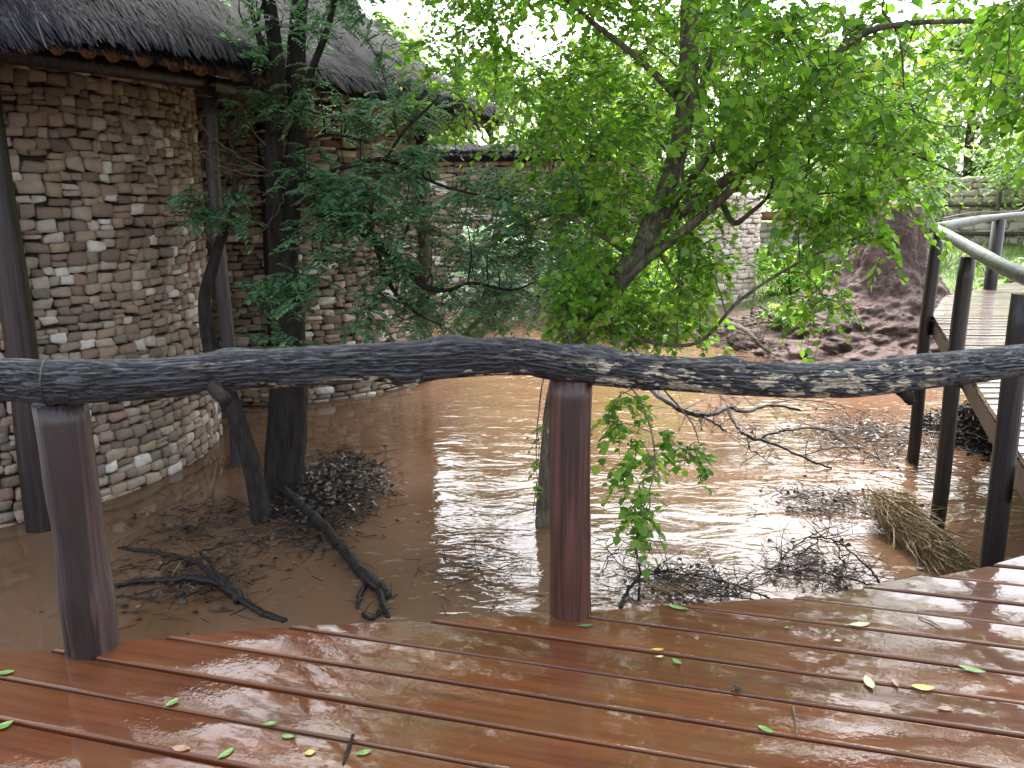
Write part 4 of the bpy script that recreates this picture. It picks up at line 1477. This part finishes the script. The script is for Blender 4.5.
# ------------------------------------------------------------------ earth mound
def build_mound():
    c = np.array([7.7, 16.9])
    na, nr = 260, 150
    a = np.linspace(0, 2 * math.pi, na, endpoint=False)
    t = np.linspace(0, 1, nr)
    V = np.zeros((nr, na, 3))
    for i in range(nr):
        for k in range(na):
            ca, sa = math.cos(a[k]), math.sin(a[k])
            # profile: broad skirt, then a steep ridged neck
            tk = [0, 0.12, 0.24, 0.38, 0.5, 0.64, 0.78, 0.93, 1]
            r = np.interp(t[i], tk, [3.3, 2.75, 2.25, 1.6, 0.98, 0.68, 0.52, 0.40, 0.0])
            z = np.interp(t[i], tk, [-1.9, -1.45, -1.1, -0.72, -0.35, 0.1, 0.6, 1.3, 1.4])
            st = 1 + 0.3 * max(0, -ca) * (1 - t[i])          # longer toe to the left
            if t[i] > 0.25:
                rid = 0.14 * abs(math.sin(a[k] * 3.5 + 1.0 + 0.8 * mnoise.noise(Vector((ca, sa, z))))) ** 0.7
                r += rid * (r / 0.85) * float(smooth(0.25, 0.7, t[i]))
            n1 = mnoise.fractal(Vector((ca * r * 1.5, sa * r * 1.5, z * 1.5)), 0.75, 2.2, 7)
            n2 = mnoise.fractal(Vector((ca * r * 5 + 3, sa * r * 5, z * 5)), 0.6, 2.1, 4)
            r2 = r * st * (1 + 0.10 * n1 + 0.035 * n2)
            V[i, k] = (c[0] + ca * r2, c[1] + sa * r2, z + 0.07 * n1 + 0.035 * n2)
    i, k = np.meshgrid(np.arange(nr - 1), np.arange(na), indexing='ij')
    k2 = (k + 1) % na
    g = Geo()
    g.add(V.reshape(-1, 3), np.stack([i * na + k, i * na + k2, (i + 1) * na + k2, (i + 1) * na + k], -1).reshape(-1, 4))
    tag(g.build('earth_mound', M['mud']), 'reddish brown knobbly earth mound at the water edge beside the boardwalk', 'mound')


build_mound()


# ------------------------------------------------------------------ drift debris
def twig_branch(rows, r0, r1, n=6, jit=0.006):
    P = catmull([at(x, y, z) for x, y, z in rows], n)
    P = P + rng.normal(0, jit, P.shape)
    return P, np.linspace(r0, r1, len(P))


def dead_branch(name, label, limbs, mat, subs=0, sublen=(0.15, 0.5), cat='dead branch', up=0.2, subr=0.004):
    W = WATER
    first = limbs[0][0]
    root_loc = at(first[0][0], first[0][1], W)
    g = Geo()
    allp = []
    for rows, r0, r1 in limbs:
        P, R = twig_branch([(x, y, W + z) for x, y, z in rows], r0, r1)
        g.tube(P, R, 8 if r0 > 0.015 else 5, rough=0.15 if r0 > 0.015 else 0, seed=r0 * 100)
        allp += list(P[2:])
    for _ in range(subs):
        p = allp[rng.integers(len(allp))]
        d = rand_dir(1, up, 0.6)[0]
        L = rng.uniform(*sublen)
        P = np.array([p, p + d * L * 0.5 + rng.normal(0, 0.05 * L, 3), p + d * L + rng.normal(0, 0.12 * L, 3) - [0, 0, 0.15 * L]])
        P = catmull(P, 3)
        g.tube(P, np.linspace(subr, 0.0012, len(P)), 4, cap=False)
        if L > 0.25:
            q = P[3]
            e = q + rand_dir(1, up, 0.6)[0] * L * 0.5
            g.tube(np.array([q, (q + e) / 2 + rng.normal(0, 0.02, 3), e]), [subr * 0.6, subr * 0.4, 0.001], 4, cap=False)
    o = g.build(name, M[mat], loc=root_loc)
    return tag(o, label, cat)


def build_debris():
    dead_branch('dead_branch', 'forked wet black branch lying in brown water beside the left post',
                [([(284, 622, 0.0), (255, 608, 0.03), (232, 593, 0.05), (214, 577, 0.06), (196, 562, 0.07), (178, 556, 0.06), (150, 551, 0.04), (118, 548, 0.0)], 0.026, 0.015),
                 ([(232, 593, 0.05), (205, 580, 0.05), (170, 580, 0.04), (135, 582, 0.03), (105, 587, 0.0)], 0.030, 0.016),
                 ([(240, 599, 0.04), (228, 588, 0.06), (213, 575, 0.07)], 0.040, 0.036),
                 ([(216, 575, 0.06), (210, 562, 0.08), (200, 553, 0.08), (216, 547, 0.06), (235, 541, 0.03)], 0.016, 0.007),
                 ([(180, 558, 0.06), (165, 563, 0.05), (158, 570, 0.0)], 0.011, 0.008),
                 ([(100, 597, 0.0), (130, 597, 0.03), (160, 602, 0.01)], 0.010, 0.006)], 'twig_dark', 26, (0.06, 0.25), 'branch')
    dead_branch('driftwood_limb', 'thick half sunken driftwood limb trailing from the lodge tree towards the deck',
                [([(272, 482, 0.12), (292, 497, 0.12), (308, 512, 0.11), (325, 528, 0.08), (345, 552, 0.07), (362, 572, 0.06), (382, 590, 0.03), (388, 600, -0.02)], 0.045, 0.05),
                 ([(378, 588, 0.03), (383, 605, 0.03), (388, 618, 0.0)], 0.028, 0.018), ([(368, 580, 0.03), (360, 596, 0.02), (357, 610, 0.0)], 0.022, 0.012),
                 ([(382, 612, 0.02), (370, 618, 0.02), (362, 614, 0.0)], 0.016, 0.010)], 'twig_dark', 40, (0.06, 0.22), 'driftwood')
    dead_branch('dead_branch', 'bare many twigged dead branch reaching over the flood below the right half of the log',
                [([(640, 380, 0.55), (668, 402, 0.50), (690, 413, 0.45), (708, 415, 0.42), (730, 408, 0.40), (745, 412, 0.38), (770, 405, 0.36), (800, 410, 0.30)], 0.042, 0.014),
                 ([(700, 415, 0.43), (716, 424, 0.36), (724, 430, 0.30)], 0.020, 0.012), ([(700, 415, 0.43), (702, 430, 0.32)], 0.016, 0.010),
                 ([(728, 410, 0.40), (740, 430, 0.30), (748, 436, 0.28), (775, 444, 0.20), (800, 456, 0.12), (832, 469, 0.0)], 0.027, 0.010),
                 ([(762, 437, 0.24), (780, 431, 0.27), (812, 428, 0.22), (836, 432, 0.12)], 0.018, 0.008),
                 ([(720, 411, 0.41), (722, 395, 0.48), (730, 385, 0.5)], 0.014, 0.007), ([(745, 412, 0.38), (790, 400, 0.34), (830, 404, 0.24), (860, 410, 0.1)], 0.010, 0.004),
                 ([(748, 436, 0.28), (750, 448, 0.18), (766, 460, 0.05)], 0.009, 0.004), ([(690, 413, 0.45), (680, 408, 0.40), (694, 421, 0.3)], 0.012, 0.006),
                 ([(800, 456, 0.12), (840, 447, 0.14), (868, 452, 0.06), (890, 470, 0.0)], 0.008, 0.003)], 'twig_dark', 150, (0.15, 0.6), 'branch', 0.05, 0.005)
    dead_branch('twig_tangle', 'looping thin bare twigs at the deck edge left of the straw clump',
                [([(882, 588, 0.0), (872, 572, 0.14), (855, 555, 0.22), (835, 540, 0.26), (808, 538, 0.24), (785, 556, 0.12), (776, 572, 0.02)], 0.009, 0.005),
                 ([(882, 588, 0.0), (850, 578, 0.10), (815, 572, 0.10), (780, 568, 0.06), (740, 585, 0.02)], 0.008, 0.004),
                 ([(835, 540, 0.26), (842, 560, 0.16), (850, 585, 0.02)], 0.006, 0.003), ([(820, 540, 0.22), (800, 555, 0.12), (796, 575, 0.02)], 0.006, 0.003),
                 ([(850, 552, 0.2), (838, 574, 0.05)], 0.005, 0.003)], 'twig_dark', 90, (0.12, 0.45), 'twigs', 0.15)
    dead_branch('twig_tangle', 'thin bare twigs reaching out from the deck edge right of the middle post',
                [([(770, 598, 0.0), (735, 586, 0.10), (700, 576, 0.13), (668, 572, 0.14), (640, 570, 0.10)], 0.008, 0.006),
                 ([(638, 602, 0.0), (640, 570, 0.14), (636, 545, 0.25), (646, 520, 0.36), (650, 500, 0.42)], 0.012, 0.006),
                 ([(755, 600, 0.0), (720, 596, 0.05), (690, 592, 0.05), (655, 590, 0.0)], 0.006, 0.004), ([(640, 572, 0.12), (670, 580, 0.1), (686, 604, 0.02)], 0.006, 0.004),
                 ([(602, 575, 0.1), (608, 560, 0.18), (606, 540, 0.26)], 0.005, 0.003), ([(620, 608, 0.0), (628, 590, 0.05), (640, 575, 0.12)], 0.016, 0.010)], 'twig_dark', 120, (0.12, 0.5), 'twigs', 0.15)
    dead_branch('dead_branch', 'dark crooked branch stranded on the muddy far shore left of the earth mound',
                [([(725, 322, 0.3), (745, 330, 0.5), (760, 345, 0.3), (770, 352, 0.1)], 0.06, 0.03), ([(735, 328, 0.4), (770, 322, 0.5), (800, 330, 0.3)], 0.03, 0.015)], 'bark_grey', 60, (0.3, 1.0), 'branch', 0.1, 0.008)

    def heap(name, label, cx, cy, rx, ry, n, h, mats, stuffk=True, lens=(0.05, 0.25), leaves=0, wid=0.004, cat='debris'):
        c = at(cx, cy, WATER)
        ex = at(cx + rx, cy, WATER)[0] - c[0]
        ey = abs(at(cx, cy - ry, WATER)[1] - at(cx, cy + ry, WATER)[1]) / 2
        q = rng.normal(0, 0.42, (n, 2))
        rr = np.linalg.norm(q, axis=1)
        zz = h * np.exp(-(rr / 0.55) ** 2) * rng.uniform(0, 1, n)
        p = np.stack([c[0] + q[:, 0] * ex, c[1] + q[:, 1] * ey, WATER + 0.01 + zz], -1)
        d = rand_dir(n, 0, 0.25)
        L = rng.uniform(*lens, n)[:, None]
        sd = norm(np.cross(d, rand_dir(n)))
        w = wid * rng.uniform(0.5, 1.6, n)[:, None]
        u2 = np.cross(d, sd)
        a, b = p - d * L / 2, p + d * L / 2
        b[:, 2] = np.maximum(b[:, 2], WATER - 0.02)
        ring = [sd * w, (-0.5 * sd + 0.87 * u2) * w, (-0.5 * sd - 0.87 * u2) * w]
        V = np.stack([a + ring[0], a + ring[1], a + ring[2], b + ring[0] * 0.5, b + ring[1] * 0.5, b + ring[2] * 0.5], 1)
        k = np.arange(n)[:, None] * 6
        g = Geo()
        g.add(V.reshape(-1, 3), np.concatenate([k + [[0, 1, 4, 3]], k + [[1, 2, 5, 4]], k + [[2, 0, 3, 5]]]))
        if leaves:
            q = rng.normal(0, 0.45, (leaves, 2))
            rr = np.linalg.norm(q, axis=1)
            zz = h * np.exp(-(rr / 0.55) ** 2)
            p = np.stack([c[0] + q[:, 0] * ex, c[1] + q[:, 1] * ey, WATER + 0.012 + zz], -1)
            add_leaves(g, p, rand_dir(leaves, 0, 0.3), np.array([0, 0, 1.0]) + rng.normal(0, 0.4, (leaves, 3)), rng.uniform(0.03, 0.07, leaves))
        return tag(g.build(name, M[mats]), label, cat, kind='stuff' if stuffk else None)

    heap('debris', 'heap of dark twigs and leaf litter caught at the foot of the lodge tree', 325, 495, 62, 48, 2600, 0.20, 'litter', leaves=900)
    heap('debris', 'scattered twig litter floating along the stone drum foot', 200, 530, 110, 50, 260, 0.02, 'litter', leaves=90)
    heap('debris', 'scattered twig litter floating around the forked black branch', 190, 585, 100, 40, 260, 0.02, 'litter', leaves=60)
    heap('debris', 'floating twigs drifting left of the middle post', 470, 575, 70, 30, 90, 0.02, 'litter')
    heap('debris', 'dark drift litter massed between the far boardwalk posts', 870, 438, 90, 34, 800, 0.05, 'litter', leaves=200, lens=(0.08, 0.4))
    heap('debris', 'rounded heap of driftwood packed under the boardwalk', 968, 438, 32, 22, 1600, 0.45, 'litter', lens=(0.1, 0.5), wid=0.008)
    heap('debris', 'dark litter floating left of the straw clump', 830, 505, 80, 26, 420, 0.03, 'litter', leaves=120)
    heap('debris', 'fine twig litter among the bare twigs right of the middle post', 690, 585, 80, 28, 320, 0.02, 'litter', leaves=60, wid=0.003)
    heap('debris', 'fine twig litter under the looping twigs', 815, 570, 60, 30, 300, 0.03, 'litter', wid=0.003, leaves=60)
    heap('debris', 'brush and litter washed onto the muddy far shore', 775, 338, 70, 14, 1800, 0.6, 'litter', lens=(0.2, 0.9), wid=0.012, leaves=200)

    # straw clump against the boardwalk post
    c0, c1 = at(893, 530, WATER) + [0, 0, 0.18], at(945, 566, WATER) + [0, 0, 0.06]
    n = 4200
    t = rng.uniform(-0.35, 1.1, n)[:, None]
    ax = c1 - c0
    d = norm(np.tile(norm(ax[None]), (n, 1)) + rng.normal(0, 0.28, (n, 3)))
    rad = 0.17 * np.clip(1.15 - 0.35 * t, 0.3, 1.2)
    off = rng.normal(0, 0.5, (n, 3))
    p = c0 + ax * t + norm(off) * np.minimum(np.linalg.norm(off, axis=1)[:, None], 1) * rad * [1, 1, 0.8]
    L = rng.uniform(0.12, 0.38, n)[:, None]
    sd = norm(np.cross(d, rand_dir(n))) * 0.0026
    m = p + d * L * 0.5 + rng.normal(0, 0.012, (n, 3))
    e = p + d * L
    V = np.stack([p - sd, p + sd, m + sd, m - sd, e + sd * 0.5, e - sd * 0.5], 1)
    k = np.arange(n)[:, None] * 6
    g = Geo()
    g.add(V.reshape(-1, 3), np.concatenate([k + [[0, 1, 2, 3]], k + [[3, 2, 4, 5]]]))
    tag(g.build('straw_clump', M['straw']), 'golden brown clump of straw caught at the foot of the boardwalk post', 'straw')
    c0 = at(655, 598, WATER) + [0, 0, 0.1]
    n = 70
    d = norm(np.array([0.9, -0.35, -0.1]) + rng.normal(0, 0.25, (n, 3)))
    p = c0 + rng.normal(0, 0.07, (n, 3)) * [1.6, 1, 0.5]
    sd = norm(np.cross(d, rand_dir(n))) * 0.002
    e = p + d * rng.uniform(0.1, 0.3, n)[:, None]
    V = np.stack([p - sd, p + sd, e + sd * 0.5, e - sd * 0.5], 1)
    g = Geo()
    g.add(V.reshape(-1, 3), np.arange(4 * n).reshape(-1, 4))
    tag(g.build('straw_wisp', M['straw']), 'small wisp of dry straw by the deck edge right of the middle post', 'straw')


build_debris()


# ------------------------------------------------------------------ small things lying on the deck
def flat_mat(name, c, c2, trans=0.0, rough=0.35):
    t = NT(name)
    n = t.noise(t.coords((60, 60, 60)), 1.5, 3)
    b = t.bsdf(t.ramp(n, [(0.3, c), (0.7, c2)]), rough)
    b.inputs['Coat Weight'].default_value = 0.4
    return t.done(b)


M['fl_green'] = flat_mat('fallen_green', (0.07, 0.17, 0.03), (0.15, 0.27, 0.06))
M['fl_dark'] = flat_mat('fallen_dark_green', (0.04, 0.11, 0.03), (0.09, 0.18, 0.05))
M['fl_yellow'] = flat_mat('fallen_yellow', (0.36, 0.27, 0.04), (0.50, 0.40, 0.11))
M['fl_pale'] = flat_mat('fallen_pale', (0.38, 0.35, 0.17), (0.50, 0.47, 0.29))
M['fl_orange'] = flat_mat('fallen_orange', (0.42, 0.24, 0.04), (0.55, 0.36, 0.08))
M['fl_brown'] = flat_mat('fallen_brown', (0.20, 0.10, 0.05), (0.34, 0.19, 0.10))


def fallen_leaf(pxx, pyy, ln, ang, wid, m, label, curl=0.08):
    p = at(pxx, pyy, 0.004)
    ln *= 0.88
    n = 8
    V = []
    ca, sa = math.cos(ang), math.sin(ang)
    for i in range(n + 1):
        t = i / n
        w = wid * math.sin(math.pi * min(1, 0.03 + 0.95 * t)) ** 0.8
        for s in (-1, -0.5, 0, 0.5, 1):
            x = (t - 0.5) * ln
            y = s * w * ln * 0.5
            z = 0.002 + curl * ln * ((t - 0.5) ** 2 * 1.6 + 0.22 * s * s)
            V.append((p[0] + x * ca - y * sa, p[1] + x * sa + y * ca, p[2] + z))
    Q = [(i * 5 + j, (i + 1) * 5 + j, (i + 1) * 5 + j + 1, i * 5 + j + 1) for i in range(n) for j in range(4)]
    g = Geo()
    g.add(V, Q)
    # stalk
    st = np.array([p[0] - 0.5 * ln * ca, p[1] - 0.5 * ln * sa, p[2] + 0.004 + curl * ln * 0.4])
    g.tube(np.array([st, st - np.array([ca, sa, 0.1]) * ln * 0.12, st - np.array([ca, sa, 0.3]) * ln * 0.22]), 0.0008, 4)
    o = g.build('fallen_leaf', M[m], loc=(p[0], p[1], 0))
    tag(o, label, 'leaf', 'fallen leaves on the deck')


for a in [
    (6, 673, 0.055, 0.2, 0.55, 'fl_green', 'fallen green leaf at the left picture edge, above the other'),
    (4, 726, 0.06, 0.9, 0.6, 'fl_green', 'fallen green leaf at the left picture edge, nearer the viewer'),
    (172, 703, 0.055, 1.1, 0.5, 'fl_green', 'fallen green leaf alone on a board right of the left post'),
    (270, 724, 0.045, 0.2, 0.5, 'fl_green', 'small fallen green leaf lying across a board gap, left part of the deck'),
    (288, 737, 0.045, -0.1, 0.5, 'fl_green', 'fallen green leaf just below the one lying across a gap'),
    (181, 749, 0.06, -0.1, 0.55, 'fl_brown', 'fallen brown leaf near the bottom left'),
    (226, 754, 0.06, 1.0, 0.45, 'fl_green', 'fallen green leaf beside the brown leaf'),
    (310, 753, 0.034, 0.4, 0.8, 'fl_yellow', 'small round yellow leaf near the bottom edge'),
    (364, 753, 0.05, 0.35, 0.5, 'fl_green', 'fallen green leaf right of the short dark stick'),
    (586, 626, 0.055, 0.1, 0.4, 'fl_dark', 'dark green leaf fallen at the foot of the middle post'),
    (658, 650, 0.045, 0.0, 0.45, 'fl_orange', 'orange yellow leaf on a board right of the middle post'),
    (660, 657, 0.03, 0.2, 0.5, 'fl_pale', 'tiny pale scrap of leaf below the orange yellow leaf'),
    (677, 662, 0.042, -0.9, 0.6, 'fl_green', 'small pointed green leaf just right of the orange yellow leaf'),
    (678, 608, 0.085, -0.4, 0.35, 'fl_green', 'slender green leaf at the deck edge by the straw wisp'),
    (860, 625, 0.09, 0.15, 0.4, 'fl_pale', 'long pale yellow leaf on the far right boards'),
    (869, 683, 0.085, 1.45, 0.42, 'fl_pale', 'upright pale yellow leaf lying across the boards'),
    (923, 688, 0.08, -0.15, 0.5, 'fl_yellow', 'curled yellow leaf beside a board gap on the right'),
    (972, 670, 0.09, -0.5, 0.4, 'fl_green', 'wet green leaf flat on the boards at the right'),
    (766, 730, 0.055, -0.7, 0.45, 'fl_green', 'green leaf left of the thin grey twig'),
    (945, 709, 0.05, 0.0, 0.5, 'fl_brown', 'water drop built as a dull brown leaf shape below the curled yellow leaf'),  # flat brown leaf standing in for a water drop
    (895, 683, 0.055, 1.5, 0.35, 'fl_brown', 'feather built as a grey brown leaf shape between the two big yellow leaves'),  # feather made with the leaf shape and brown leaf colour
    (787, 628, 0.025, 0.5, 0.7, 'fl_dark', 'tiny dark leaf near the deck edge under the looping twigs'),
    (838, 641, 0.03, 0.1, 0.6, 'fl_pale', 'tiny pale leaf left of the far right pale twig'),
]:
    fallen_leaf(*a)


def stick(rows, r, m, label, name='twig'):
    P = catmull([at(x, y, z) for x, y, z in rows], 4)
    g = Geo()
    g.tube(P, [r, r, r * 0.5], 8, rough=0.1)
    tag(g.build(name, M[m], loc=(P[0][0], P[0][1], 0)), label, 'twig')


stick([(793, 706, 0.006), (795, 718, 0.006), (797, 736, 0.006)], 0.003, 'bark_pale', 'thin grey twig lying across a board')
stick([(353, 735, 0.008), (348, 749, 0.010), (343, 764, 0.006)], 0.005, 'twig_dark', 'short dark stick near the bottom left boards')
stick([(918, 617, 0.006), (932, 622, 0.008), (944, 630, 0.006)], 0.0025, 'bark_pale', 'thin pale curved twig on the far right boards')
g = Geo()
c = at(737, 688, 0.012)
for k in range(26):
    d = rand_dir(1, 0.1, 0.6)[0] * rng.uniform(0.008, 0.022)
    g.tube(np.array([c - d * 0.6, c + rng.normal(0, 0.004, 3), c + d]), [0.003, 0.004, 0.001], 5)
tag(g.build('seed_pod', M['litter'], loc=(c[0], c[1], 0)), 'small dark crumpled seed pod on a board in the middle right', 'seed pod')
